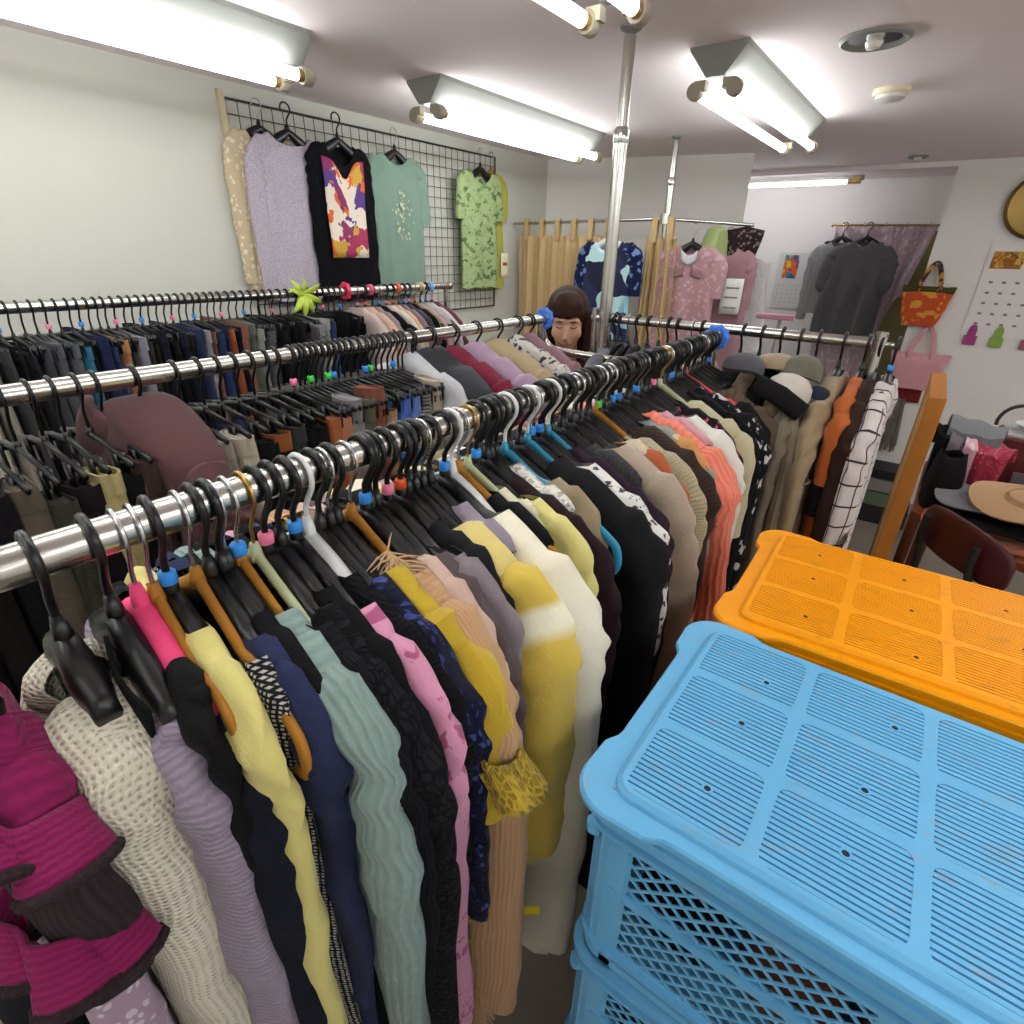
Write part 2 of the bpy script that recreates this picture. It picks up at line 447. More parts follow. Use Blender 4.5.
def clip_bar(kind='blk'):
    k = ('bar', kind)
    if k not in _hm:
        m = MB()
        m.tube([(-.15, 0, -.104), (-.09, 0, -.094), (0, 0, -.082), (.09, 0, -.094), (.15, 0, -.104)], .006, 8, rv=.004)
        m.tube([(0, 0, -.07), (0, 0, -.088)], .005, 8)
        _hm[k] = m.mesh('hanger_body', M_blk)
        c = MB()
        c.box((0, -.006, -.115), (.024, .004, .045)).box((0, .006, -.115), (.024, .004, .045)).box((0, 0, -.10), (.014, .016, .012))
        _hm[('grip',)] = c.mesh('grip', M_blk)
    return _hm[k]
def clip_hanger(loc, rz, label, group, clip=None, gx=.13):
    o = link('clip_hanger', clip_bar()); place(o, loc, rz); tag(o, label, 'hanger', group)
    link('hook', hook_mesh('blk', .0028), o)
    for s in (-1, 1):
        g = link('grip', _hm[('grip',)], o); g.location = (s * gx, 0, 0)
    if clip:
        k = ('clip', clip)
        if k not in _hm: _hm[k] = MB().lathe([(.0065, -.007), (.0078, -.0055), (.0078, .0055), (.0065, .007)], (0, 0, -.058), 12).mesh('size_clip', solid('clip_' + clip, CLIP[clip], .4))
        link('size_clip', _hm[k], o)['label'] = clip + ' size clip'
    return o

# ================================================================ garments
def fold(u, z, ph, amp, lam):
    d = smooth01((-z - .16) / .35)
    return amp * d * (math.sin(2*PI*u/lam + ph + 1.3*math.sin(z*5 + ph)) + .5*math.sin(2*PI*u/(lam*.47) + 2.1*ph + z*3))
def sheet(w=.2, hem=-.8, un=.055, T=.016, neck=(.06, .02), w2=None, ph=0, amp=.006, lam=.16, skew=0, top=None, cols=18, rows=26, crest=.012, hemwave=.006, seed=0, nz=.004):
    """The trunk of a garment hanging from a hanger: two layers joined at the sides and shoulders, open at neck and hem.
    u runs across (hanger direction), v is thickness (along the rail), z = 0 at the rail."""
    w2 = w2 if w2 is not None else w + .012
    ztop = top or (lambda u: arm_z(u) + crest)
    ring = [(-1 + 2*i/cols, -1) for i in range(cols + 1)] + [(1 - 2*i/cols, 1) for i in range(1, cols)]
    n = len(ring); V, UV, F = [], [], []
    for j in range(rows + 1):
        t = (j / rows) ** 1.5
        for k, (s, side) in enumerate(ring):
            ss = math.copysign(abs(s) ** .85, s)
            u0 = ss * w
            zt = ztop(u0)
            if un and abs(u0) < un:
                dp = neck[0] if side < 0 else neck[1]
                zt = ztop(un) - dp * math.sqrt(max(0, 1 - (u0/un)**2)) if dp else zt
            z = lerp(zt, hem + hemwave * math.sin(9*s + ph*3), t)
            dd = zt - z
            wt = lerp(w, w2, smooth01(t * 1.2))
            u = ss * wt + .004 * math.sin(z * 11 + ph) * (1 if abs(s) > .8 else .3) * smooth01(t*3)
            cr = math.sqrt(max(0, 1 - (1 - min((dd + .003) / .03, 1)) ** 2))
            eg = max(0, 1 - abs(s) ** 3.2) ** .5
            th = .0035 * (1 if abs(s) < .999 else .4) + T * max(.08, cr) * (.25 + .75*eg) * (1 if abs(s) < .999 else .0)
            v = side * th if abs(s) < .999 else 0
            q = mnoise.noise(Vector((u*7 + seed*3.1, z*5, side*1.7 + seed)))
            v += fold(u, z, ph, amp, lam) + nz * q * smooth01(dd / .1)
            V.append((u, v + skew * dd, z)); UV.append((u, z + side*.004))
    for j in range(rows):
        for k in range(n):
            F.append((j*n + k, j*n + (k+1) % n, (j+1)*n + (k+1) % n, (j+1)*n + k))
    for c in range(cols):                                   # close the shoulder line, leave the neck open
        ua, ub = [math.copysign(abs(-1 + 2*q/cols) ** .85, -1 + 2*q/cols) * w for q in (c, c + 1)]
        if un and min(abs(ua), abs(ub)) < un*.98: continue
        bk = lambda q: q if q in (0, cols) else 2*cols - q
        F.append(tuple(dict.fromkeys((c, c + 1, bk(c + 1), bk(c)))))
    F = [f for f in F if len(f) > 2]
    return MB().add(V, F, UV)
def sleeve(sx, w=.2, length=.5, r=.042, rv=.024, taper=.75, tip=None, out=.03, dv=0, ph=0, seed=0, n=20, K=26, wr=.0042, flare=0, lift=0):
    zc = (lambda u: arm_z(u) + .012) if tip is None else (lambda u: tip + .3*(w - u))
    zt = zc(w)
    P = [(w - .055, 0, zc(w - .055) - r*.62 + lift), (w - .02, dv*.1, zc(w - .02) - r*.92 + lift), (w + out*.45, dv*.3, zt - r*1.25 - .012), (w + out*.9, dv*.5, zt - r - .085), (w + out, dv*.8, zt - r - .2), (w + out*.8, dv, zt - length)]
    if length < .26: P = [P[0], P[1], (w + out*.55, dv*.4, zt - r*1.2 - .012), (w + out, dv, zt - .02 - length)]
    path = spline(P, 8); K = len(path)
    R, RV = [], []
    for i in range(K):
        t = i / (K-1)
        e = min(1, .62 + t * 5)
        f = lerp(1, taper, t) * e * (1 + flare * smooth01((t - .7) / .3))
        R.append(r * f * (1 + .03*math.sin(t*13 + ph))); RV.append(rv * f * (1 + .07*math.sin(t*9 + 2*ph)))
    m = MB().tube([(p.x, p.y, p.z) for p in path], R, n, caps=False, rv=RV)
    V2 = []
    for i, p in enumerate(m.v):
        q = Vector(p); t = (i // n) / (K-1)
        d = mnoise.noise_vector(Vector((q.x*9, q.y*9 + seed*2.3, q.z*14 + seed)))
        th = 2*PI*(i % n)/n; cc = path[i // n]
        fl = (.10*math.sin(3*th + 4*t + ph) + .07*math.sin(2*th - 6*t + 1.7*ph)) * smooth01(t*5)      # long folds
        rad = Vector((q.x - cc.x, q.y - cc.y, 0)); q += rad * fl
        el = math.exp(-((t - .45)/.16)**2)                                                          # creases at the elbow
        rp = math.sin(q.z * 120 + 4*math.sin(th + ph) + ph) * wr * (.35 + 1.1*el)
        q += d * wr * 1.9 * smooth01(t*4); q.y += rp * .6; q.x += rp * .5
        V2.append((q.x*sx, q.y, q.z))
    m.v = V2
    a = len(m.v); c = sum((Vector(x) for x in V2[-n:]), Vector()) / n     # inside of the cuff
    inn = [c + (Vector(x) - c) * .8 + Vector((0, 0, .018)) for x in V2[-n:]]
    m.add(inn, []); 
    for k in range(n): m.f.append((a - n + k, a - n + (k+1) % n, a + (k+1) % n, a + k)); m.mi.append(0)
    return m
GN = [0]
def garment(name, label, cat, mat, loc, rz=0, group=None, body={}, sl=None, sides=(1, -1), smat=None):
    GN[0] += 1; sd = GN[0] * .77
    kw = dict(ph=sd, seed=sd); kw.update(body)
    o = sheet(**kw).build(name, mat, None, sharp=None); place(o, loc, rz); tag(o, label, cat, group)
    if sl is not None:
        for s in sides:
            kw = dict(w=body.get('w', .2) - .004, ph=sd + s, seed=sd + s); kw.update(sl)
            c = sleeve(s, **kw).build('sleeve', smat or mat, o, sharp=math.radians(70))
    return o
def bottoms(name, label, cat, mat, loc, rz=0, group=None, w=.16, length=.5, T=.014, band=None, top=-.11, amp=.006, w2=None, waist=.035):
    """Trousers or a skirt clipped by the waistband: trunk and waistband."""
    GN[0] += 1; sd = GN[0] * .77
    o = sheet(w=w, hem=top - length, un=0, T=T, w2=w2 or w*1.1, ph=sd, seed=sd, amp=amp, lam=.12, top=lambda u: top - .004, cols=14, rows=14, nz=.003).build(name, mat, None)
    place(o, loc, rz); tag(o, label, cat, group)
    n = 28; V, F, UV = [], [], []
    for j, z in enumerate((top - waist, top - waist*.5, top, top, top - waist*.9)):
        g = 1 if j < 3 else .78
        for k in range(n):
            a = 2*PI*k/n; cu, cv = math.cos(a), math.sin(a)
            u = (w + .002) * math.copysign(abs(cu) ** .5, cu) * (1 if j < 3 else .985); v = (T + .002) * math.copysign(abs(cv) ** .7, cv) * g
            V.append((u, v + .003*math.sin(u*40 + sd), z + .004*math.sin(u*23 + sd))); UV.append((a*.1, z))
    for j in range(4):
        for k in range(n): F.append((j*n+k, j*n+(k+1) % n, (j+1)*n+(k+1) % n, (j+1)*n+k))
    MB().add(V, F, UV).build('waistband', band or mat, o)
    return o
# ================================================================ racks
M_rod = solid('brushed_steel', '#c9c7c0', .22, 1.0, bump=.05, bscale=200)
M_dark = solid('dark_rubber', '#1b1b1c', .6)
M_ring = solid('blue_foam', '#3f83ea', .55)
def rod_rack(label, x, z, y0, y1, feet=True, far=True):
    t = thing('garment_rack', label, 'clothes rack', (x, (y0+y1)/2, 0))
    h = (y1-y0)/2
    MB().tube([(0, -h, z), (0, h, z)], ROD_R, 24).build('rail', M_rod, t)
    for e in (-1, 1):
        MB().lathe([(0, -.012), (.018, -.012), (.02, -.006), (.02, .006), (.018, .012), (0, .012)], (0, e*(h + .008), z), 20, axis='Y').build('end_cap', M_rod, t)
        MB().tube([(0, e*(h - .02), z - .012), (0, e*(h - .02), .06)], .0125, 16).build('upright', M_rod, t)
        MB().tube([(-.22, e*(h - .02), .045), (.22, e*(h - .02), .045)], .0145, 14).build('foot', M_rod, t)
        for s in (-1, 1): MB().lathe([(.0, -.014), (.022, -.014), (.022, .014), (0, .014)], (s*.2, e*(h - .02), .022), 16, axis='X').build('caster', M_dark, t)
    return t
R1X, R1Z, R2X, R2Z, R3X, R3Z = -.504, up(-.22), -1.11, up(-.2165), -2.17, up(-.182)
rod_rack('steel clothes rack nearest the blue crate, full of knitwear', R1X, R1Z, -.5, 1.705)
rk2 = rod_rack('steel clothes rack in the middle, hung with clipped trousers and padded coats', R2X, R2Z, -.4, 1.70)
rod_rack('steel clothes rack along the bare left wall, full of dark trousers', R3X, R3Z, .1, 2.36)
MB().tube(spline([(0, 1.05 - .02, R2Z - .02), (.005, 1.05, R2Z - .07), (.03, 1.055, R2Z - .095), (.07, 1.055, R2Z - .103), (.17, 1.055, R2Z - .106), (.32, 1.055, R2Z - .106)], 5), .0125, 14).build('side_bar', M_rod, rk2)
t = thing('garment_rack', 'steel clothes rack across the far end holding coats and caps', 'clothes rack', (-.53, 1.80, 0))
RZ = up(-.206)
MB().tube([(-.44, 0, RZ), (.41, 0, RZ)], .0145, 20).build('rail', M_rod, t)
for s in (-.43, .425):
    MB().tube([(s, 0, RZ + .02), (s, 0, .05)], .0125, 16).build('upright', M_rod, t)
    MB().lathe([(0, -.02), (.0165, -.018), (.0165, .018), (0, .02)], (s, 0, RZ + .012), 16).build('joint', M_rod, t)
    MB().tube([(s, -.09, .03), (s, .12, .03)], .0145, 12).build('foot', M_rod, t)
MB().tube([(.41, -.002, RZ - .0), (.46, -.002, RZ)], .006, 10).build('peg', M_rod, t)
# scalloped rings at the rail ends
def scallop(name, label, loc, r, col, axis='Y', lobes=9, th=.02, group=None):
    P = [((r + .0022*math.cos(lobes*a)) * math.cos(a), (r + .0022*math.cos(lobes*a)) * math.sin(a)) for a in [2*PI*i/72 for i in range(72)]]
    V, F = [], []; n = len(P)
    for rr, d in ((.55, -.3), (.85, -.5), (1, -.3), (1, .3), (.85, .5), (.55, .3)):
        for x, z in P: V.append((x*rr, d*th, z*rr))
    for j in range(6):
        for k in range(n): F.append((j*n+k, j*n+(k+1) % n, ((j+1) % 6)*n+(k+1) % n, ((j+1) % 6)*n+k))
    o = MB().add(V, F).build(name, col); place(o, loc); return tag(o, label, 'ring', group)
scallop('rail_ring', 'blue scalloped ring on the rail end of the nearest clothes rack', (R1X, 1.70, R1Z), .036, M_ring)
scallop('rail_ring', "blue scalloped ring on the middle rack's rail end, beside the woman's face", (R2X, 1.70, R2Z), .036, M_ring)
scallop('rail_ring', 'hot pink scalloped ring on the rack by the left wall', (R3X, 1.68, R3Z), .036, solid('hot_pink_foam', '#ee3a62', .6), lobes=7)
# steel tension poles
def pole(label, x, y, r, zj, z0=0):
    t = thing('tension_pole', label, 'pole', (x, y, 0))
    MB().tube([(0, 0, .02), (0, 0, zj)], r, 24).build('lower_tube', M_rod, t)
    MB().tube([(0, 0, zj), (0, 0, CEIL - .02)], r*.84, 24).build('upper_tube', M_rod, t)
    MB().lathe([(r*1.02, -.02), (r*1.12, -.015), (r*1.12, .012), (r*.86, .022)], (0, 0, zj), 24).build('collar', M_chrome, t)
    MB().lathe([(0, 0), (r*1.5, 0), (r*1.5, -.006), (r*1, -.012), (0, -.012)], (0, 0, CEIL - .0005), 24).build('ceiling_pad', M_house, t)
    MB().lathe([(0, 0), (r*2, 0), (r*2, .008), (r*1, .024), (0, .024)], (0, 0, 0), 24).build('floor_pad', M_dark, t)
    return t
p = pole('tall steel tension pole in the middle of the shop, next to the woman', -.908, 1.768, .0205, up(.315))
MB().lathe([(.021, -.005), (.029, -.004), (.029, .004), (.021, .005)], (0, 0, up(-.322)), 20).build('clamp_ring', M_rod, p)
p2 = pole('slimmer steel tension pole where the curtain rail turns the corner', -1.392, 3.36, .020, up(.36))

# ================================================================ rack nearest the camera
G1 = 'hangers on the rack nearest the blue crate'
def r1(y, hk, clip, hl, rz=-6, w=.2):
    return hanger(hk, (R1X, y, R1Z), math.radians(rz), hl, G1, clip, w)
def g1(y, name, label, cat, mat, rz=-6, body={}, sl=None, **k):
    return garment(name, label, cat, mat, (R1X, y, R1Z), math.radians(rz), None, body, sl, **k)
BK = 'black plastic hanger holding the '
def both(y, hk, clip, name, desc, cat, mat, rz=-6, body={}, sl=None, where='on the front rack', hdesc=None, **k):
    g = g1(y, name, desc + ' ' + where, cat, mat, rz, body, sl, **k)
    r1(y, hk, clip, (HCOL[hk][0] + ' hanger holding the ' + (hdesc or desc)), rz, (body['un'] + .014) if body.get('top') and hk == 'blk' else min(.2, body.get('w', .2) - (.006 if hk not in ('wood', 'blue') else .02)) if body.get('un', 1) and hk not in ('wood', 'blue') else .098 if hk == 'pink' else .2 if name == 'khaki_shirt' else min(.185, body.get('w', .2) - (.02 if y < .15 else 0)))
    return g
S = dict
# --- near end
ruf = fab('#8c1a55', 'knit', '#6d1242'); ruft = fab('#33262a', 'knit')
g1(.006, 'dotted_tunic', 'mauve tunic with pale dots under the magenta ruffles at the near end', 'tunic', fab('#a68c9e', 'dots', '#cdbfca'), -2, S(w=.062, hem=-1.0, T=.018, un=0, w2=.085, top=lambda u: -.2 - .1*abs(u)), S(w=.06, length=.55, r=.034, rv=.026, out=.016, tip=-.25))
g1(-.035, 'black_long_coat', 'black long coat at the very near end, low beside the magenta ruffles', 'coat', fab('#131318'), 0, S(w=.075, hem=-1.05, T=.03, un=0, top=lambda u: -.36 - .15*abs(u)), S(w=.07, length=.5, r=.035, rv=.03, out=.02, tip=-.40))
g = g1(.012, 'ruffled_cardigan', 'magenta knit cardigan with dark brown ruffled edges at the near end of the front rack', 'cardigan', ruf, -2, S(w=.06, hem=-.34, T=.017, un=.03, neck=(.02, .01), top=lambda u: arm_z(u) - .012), S(w=.058, length=.14, r=.03, rv=.026, taper=1.0, out=.010, tip=-.118), sides=(1,))
def ruffle(o, pts, amp, wid, waves, m, name='ruffle'):
    path = spline(pts, 10); n = len(path)
    def fn(a, b):
        i = min(n-1, int(a*(n-1) + .5)); p = path[i]
        s = math.sin(a * waves * 2*PI); c = math.cos(a * waves * 2*PI)
        return (p.x + b*wid*(.55 + .2*c), p.y + amp*s*(.25 + b), p.z - b*wid*.75 + amp*.5*c*b)
    return MB().grid(fn, n - 1, 5, uvfn=lambda a, b: (a*.4, b*.05)).build(name, m, o, solid=.004)
for (pts, wv) in (([(.02, -.026, -.105), (.065, -.036, -.12), (.094, -.012, -.14), (.085, .026, -.155)], 2.5), ([(.03, -.032, -.225), (.075, -.042, -.24), (.108, -.014, -.255), (.092, .026, -.262)], 3.5)):
    ruffle(g, pts, .013, .05, wv, ruf)
    path = spline(pts, 10); n = len(path)
    E_ = []
    for i_, q_ in enumerate(path):
        a_ = i_/(n - 1); s_, c_ = math.sin(a_*wv*2*PI), math.cos(a_*wv*2*PI)
        E_.append((q_.x + .05*(.55 + .2*c_) + .002, q_.y + .013*s_*1.25, q_.z - .0375 + .0055*c_))
    MB().tube(E_, .0046, 8).build('ruffle_edging', ruft, g)['label'] = 'dark brown ruffle edging'
u_ = sleeve(1, w=.066, length=.15, r=.034, rv=.026, taper=1.1, out=.016, tip=-.165, seed=9).build('under_sleeve', fab('#2d2428', 'rib', '#3a2e33'), g); u_['label'] = 'dark brown knitted under sleeve'
r1(.012, 'blk', None, 'black plastic hanger holding the magenta ruffled cardigan', -2, .03)
both(.074, 'blk', None, 'knit_sweater', 'cream openwork knit sweater', 'sweater', fab('#ddd6c2', 'eyelet', '#a89d8a', scale=1.7, rough=.95, bump=.9), -3, S(w=.078, hem=-.78, T=.02, un=.055, neck=(.03, .01), w2=.1, top=lambda u: arm_z(u) - .018), S(w=.072, length=.66, r=.03, rv=.040, taper=.95, out=.012, tip=-.125, dv=-.004))
g = both(.112, 'blk', None, 'ribbed_sweater', 'lavender grey ribbed sweater', 'sweater', fab('#a093a4', 'knit', '#7f7385'), -4, S(w=.112, hem=-.86, T=.019, un=.085, neck=(.03, .01), w2=.125, top=lambda u: arm_z(u) - .016), S(w=.105, length=.68, r=.03, rv=.026, taper=.95, out=.016, tip=-.15))
MB().grid(lambda a, b: (.012 + .075*a, -.014 - .006*math.sin(a*PI) - .006*b, -.082 - .035*a - .09*b*(1 - a*.3)), 8, 8).build('lapel', fab('#141416'), g, solid=.003)['label'] = 'black lapel'
both(.132, 'pink', None, 'black_blouse', 'plain black blouse', 'blouse', fab('#111114', rough=.7), -6, S(w=.12, hem=-.9, T=.012, un=.085, neck=(.03, .02)), S(w=.115, length=.5, r=.03, rv=.016, out=.012), where='right behind the lavender sweater')
both(.145, 'wood', None, 'navy_jacket', 'dark navy jacket with straight sleeves', 'jacket', fab('#151824', rough=.8), -6, S(w=.14, hem=-.95, T=.014, un=.11, neck=(.03, .02), top=lambda u: arm_z(u) - .014), S(w=.132, length=.72, r=.032, rv=.022, out=.018, tip=-.165))
both(.158, 'blk', 'blue', 'cotton_shirt', 'pale yellow cotton shirt', 'shirt', fab('#d9cd7e', bump=.3, rough=.7), -6, S(w=.145, hem=-.86, T=.012, un=.045, neck=(.03, .02)), S(w=.138, length=.66, r=.032, rv=.015, taper=.95, out=.016))
both(.182, 'wood', None, 'tweed_jacket', 'black and white tweed jacket', 'jacket', fab('#17171a', 'tweed', '#b9b6b0'), -6, S(w=.16, hem=-.85, T=.012, un=.10, neck=(.05, .02)), None)
both(.195, 'blk', None, 'denim_jacket', 'dark indigo denim jacket', 'jacket', fab('#232842', 'plain', '#39406a', bump=.6), -5, S(w=.17, hem=-.8, T=.012, un=.07, neck=(.05, .02)), S(length=.45, r=.036, rv=.018, out=.0))
both(.208, 'blk', None, 'black_vest', 'black vest between denim and pale mint', 'vest', fab('#121216'), -4, S(w=.17, hem=-.95, T=.01), None)
both(.226, 'wood', 'blue', 'cable_sweater', 'pale mint cable sweater', 'sweater', fab('#879d97', 'cable', '#748a84', bump=.8), -4, S(w=.195, hem=-.98, T=.017, un=.075, neck=(.07, .02), w2=.215), S(length=.60, r=.04, rv=.03, out=.022))
both(.242, 'sage', None, 'ribbed_pullover', 'black ribbed knit top', 'top', fab('#0f0f12', 'rib', '#1b1b20'), -3, S(w=.19, hem=-.95, T=.012, un=.1, neck=(.04, .02)), S(length=.45, r=.04, rv=.02), where='next to the pale mint sweater')
g = both(.256, 'blk', 'pink', 'crochet_cardigan', 'black crochet cardigan with flower motifs', 'cardigan', fab('#0c0c0e', 'lace', '#1c1c20', bump=.9), -3, S(w=.2, hem=-1.0, T=.014, un=.1, neck=(.04, .02)), S(length=.74, r=.042, rv=.025, taper=.8))
m = MB()
for i in range(8):
    a = 2*PI*i/8; m.tube([(.245 + .022*math.cos(a) + .02*math.cos(a + k*2*PI/12), -.03, -.80 + .022*math.sin(a) + .02*math.sin(a + k*2*PI/12)) for k in range(12)], .003, 6, closed=True)
m.tube([(.245 + .05*math.cos(k*2*PI/24), -.03, -.80 + .05*math.sin(k*2*PI/24)) for k in range(24)], .004, 6, closed=True)
m.build('crochet_motif', fab('#0c0c0e', 'knit'), g)
both(.272, 'blk', None, 'jersey_pullover', 'matte black jersey top', 'top', fab('#131315', rough=.95), -3, S(w=.19, hem=-.9, T=.011), S(length=.5, r=.036, rv=.018), where='between the crochet cardigan and the pink jacket')
pink = fab('#d490ae', 'leaf', '#a85479', bump=.3, rough=.7)
g = both(.290, 'blk', 'blue', 'leaf_jacket', 'pink leaf patterned jacket', 'jacket', pink, -3, S(w=.2, hem=-1.02, T=.014, un=.11, neck=(.03, .02)), S(length=.82, r=.04, rv=.02, taper=1.0, out=.016))
both(.306, 'white', None, 'knit_tee', 'black fine knit tee', 'top', fab('#101013', 'knit'), -3, S(w=.19, hem=-.85, T=.01), S(length=.4, r=.036, rv=.018), where='directly behind the pink leaf jacket')
both(.322, 'blk', None, 'sequin_blouse', 'midnight blue sparkly top', 'top', fab('#12142a', 'sequin', '#3d4a8e', rough=.45), -2, S(w=.2, hem=-.95, T=.012, un=.09, neck=(.04, .02)), S(length=.4, r=.038, rv=.02))
must = fab('#c3a42e', 'plain', '#a58a22', bump=.5)
g = both(.345, 'blk', None, 'lace_edged_sweater', 'mustard yellow sweater with lacy sleeve edge', 'sweater', must, -2, S(w=.2, hem=-.70, T=.015, un=.085, neck=(.03, .02)), None)
sl_ = sleeve(1, w=.196, length=.19, r=.045, rv=.03, taper=1.0, out=.022, seed=3).build('sleeve', must, g)
lace = fab('#bd9f2e', 'lace', '#8f7820', bump=1)
ruffle(g, [(.225, -.03, -.26), (.265, -.018, -.265), (.268, .012, -.27), (.23, .028, -.265)], .009, .055, 3, lace, 'lace_edge')
ruffle(g, [(.205, -.02, -.36), (.208, -.022, -.46), (.2, -.022, -.56), (.2, -.022, -.68)], .007, .03, 7, lace, 'lace_edge')
bei = fab('#c39a72', 'rib', '#ad8760', bump=.35)
g = both(.366, 'wood', None, 'fringed_cardigan', 'long beige cardigan with furry fringe', 'cardigan', bei, -2, S(w=.195, hem=-1.05, T=.017, un=.1, neck=(.03, .02)), S(length=.70, r=.055, rv=.036, out=.034, taper=.9))
def fringe(o, pts, ln, num, m, name='fringe', r=.0012, seed=1):
    rnd = random.Random(seed); path = spline(pts, 8); mb = MB(); n = len(path)
    for i in range(num):
        p = path[int(rnd.random()*(n-1))]
        a = Vector((rnd.uniform(-.1, 1), rnd.uniform(-.9, .3), rnd.uniform(-1.1, .15))).normalized()
        q1 = p + a*ln*.5 + Vector((0, 0, -.004)); q2 = p + a*ln + Vector((rnd.uniform(-.004, .004), rnd.uniform(-.004, .004), -.014))
        mb.tube([p, q1, q2], [r*1.3, r, r*.5], 4)
    f = mb.build(name, m, o); return f
furb = fab('#c4a27a', 'plain', bump=.2)
f = fringe(g, [(.07, -.006, -.095), (.09, -.008, -.10), (.115, -.010, -.112), (.14, -.012, -.128), (.155, -.014, -.15)], .034, 620, furb); f['kind'] = 'stuff'
f = fringe(g, [(.22, -.02, -.80), (.215, -.025, -.88), (.19, -.025, -.96), (.17, -.02, -1.03)], .03, 320, furb, seed=2); f['kind'] = 'stuff'
g = both(.388, 'blk', 'blue', 'short_sleeved_blouse', 'pale pinkish beige short sleeved blouse', 'blouse', fab('#c8aa9c', bump=.25, rough=.7), -2, S(w=.185, hem=-.8, T=.012, un=.09, neck=(.03, .02)), S(length=.10, r=.036, rv=.018, out=.01, taper=1))
both(.405, 'blk', None, 'taupe_shirt', 'dark taupe shirt', 'shirt', fab('#584a4b', bump=.3, rough=.75), -2, S(w=.185, hem=-.92, T=.013, un=.10, neck=(.03, .02)), S(length=.68, r=.04, rv=.02, out=.022))
both(.424, 'blk', 'pink', 'satin_shirt', 'mauve grey short sleeved satin shirt', 'shirt', fab('#83767c', rough=.45, bump=.3), -2, S(w=.175, hem=-.75, T=.013, un=.11, neck=(.03, .02)), S(length=.11, r=.036, rv=.02, out=.012, taper=1))
both(.446, 'blk', 'orange', 'cotton_pullover', 'charcoal cotton top', 'top', fab('#1d1d20'), -2, S(w=.165, hem=-.9, T=.012), S(length=.4, r=.034, rv=.02, out=.01), where='between the mauve satin shirt and the yellow fuzzy sweater')
fz = fab('#d9bb52', 'band', '#efe9cf', bump=.6, rough=.95)
g = both(.472, 'blk', None, 'fuzzy_sweater', 'fuzzy yellow sweater with a white stripe', 'sweater', fab('#d3bd68', 'fur', '#e3d391', bump=.7), -1, S(w=.2, hem=-.66, T=.03, un=.08, neck=(.03, .02), w2=.235), S(length=.44, r=.055, rv=.038, out=.02, taper=.95), smat=fz)
both(.500, 'blk', None, 'silky_blouse', 'greyish mauve silky blouse', 'blouse', fab('#8d7f8e', rough=.4, bump=.2), -1, S(w=.15, hem=-.7, T=.016, un=.05, neck=(.02, .02)), None)
both(.530, 'blk', 'blue', 'cream_coat', 'long cream coat with a pale grey shoulder', 'coat', fab('#e8e2d0', 'plain', '#d9cda8', bump=.4), -1, S(w=.21, hem=-1.0, T=.026, un=.09, neck=(.03, .02), w2=.24), S(length=.78, r=.055, rv=.04, out=.02, taper=.95))
both(.560, 'wood', None, 'black_shell', 'thin black shell top', 'top', fab('#141416'), 0, S(w=.17, hem=-.8, T=.012), None, where='next to the long cream coat')
both(.580, 'sage', None, 'camisole', 'ivory sleeveless top', 'top', fab('#d8d2b4'), 0, S(w=.13, hem=-.75, T=.01), None)
both(.600, 'blk', 'blue', 'silk_scarf_blouse', 'lemon silk blouse with dark brown yoke', 'blouse', fab('#dcd184', rough=.45, bump=.2), 0, S(w=.185, hem=-.7, T=.013, un=.10, neck=(.02, .02)), S(length=.3, r=.034, rv=.018, out=.01))
both(.625, 'blk', None, 'thin_pullover', 'very dark wine red top', 'top', fab('#2b1a20'), 0, S(w=.195, hem=-.8, T=.012), S(length=.35, r=.034, rv=.018))
both(.648, 'blk', None, 'lace_blouse', 'off white lace blouse', 'blouse', fab('#dcd8d0', 'lace', '#aaa69c', bump=.7), 0, S(w=.15, hem=-.75, T=.014, un=.03, neck=(.02, .02)), None)
both(.672, 'blue', None, 'khaki_shirt', 'khaki short sleeved shirt', 'shirt', fab('#98876a', bump=.3), 0, S(w=.165, hem=-.75, T=.014, un=.10, neck=(.02, .02)), S(length=.09, r=.034, rv=.02, out=.008, taper=1))
both(.735, 'blue', None, 'black_sweater', 'large plain black sweater', 'sweater', fab('#161617', 'plain', '#202022', rough=.95), 0, S(w=.225, hem=-1.05, T=.034, un=.05, neck=(.04, .02), w2=.27), S(length=.8, r=.05, rv=.045, out=.016))
both(.772, 'blk', 'blue', 'lace_trimmed_blouse', 'black and white lace trimmed blouse', 'blouse', fab('#e2e0dc', 'floral', '#3a3a3e', scale=1.6, bump=.6), 0, S(w=.215, hem=-.72, T=.016, un=.10, neck=(.02, .02)), S(length=.28, r=.036, rv=.024))
both(.80, 'blue', None, 'plum_blouse', 'dark plum blouse', 'blouse', fab('#2a1c2a'), 0, S(w=.21, hem=-.8, T=.013, un=.05, neck=(.02, .02)), S(length=.5, r=.034, rv=.02))
both(.845, 'blk', None, 'grey_shell', 'dark grey ribbed shell', 'top', fab('#3a383a', 'rib'), 0, S(w=.17, hem=-.8, T=.02), None, where='just before the long greige coat')
both(.895, 'blk', None, 'greige_coat', 'long greige wool coat', 'coat', fab('#a3917f', 'plain', '#8f7e6d', rough=.95, sheen=.4), 1, S(w=.21, hem=-1.0, T=.036, un=.10, neck=(.02, .02), w2=.25, amp=.012), S(length=.8, r=.055, rv=.045, out=.02))
both(.94, 'blk', None, 'patchwork_blouse', 'rust and cream patchwork blouse', 'blouse', multi('patch', ['#a8532e', '#e0c598', '#d8a56a', '#c8b9a0'], 9), 1, S(w=.18, hem=-.8, T=.016, un=.08, neck=(.02, .02)), S(length=.4, r=.036, rv=.024))
both(.975, 'wood', None, 'sand_cardigan', 'pale sand cardigan edged with olive', 'cardigan', fab('#b6a78e', 'knit', '#8a8f6a'), 1, S(w=.195, hem=-.85, T=.016, un=.08, neck=(.02, .02)), S(length=.6, r=.038, rv=.026))
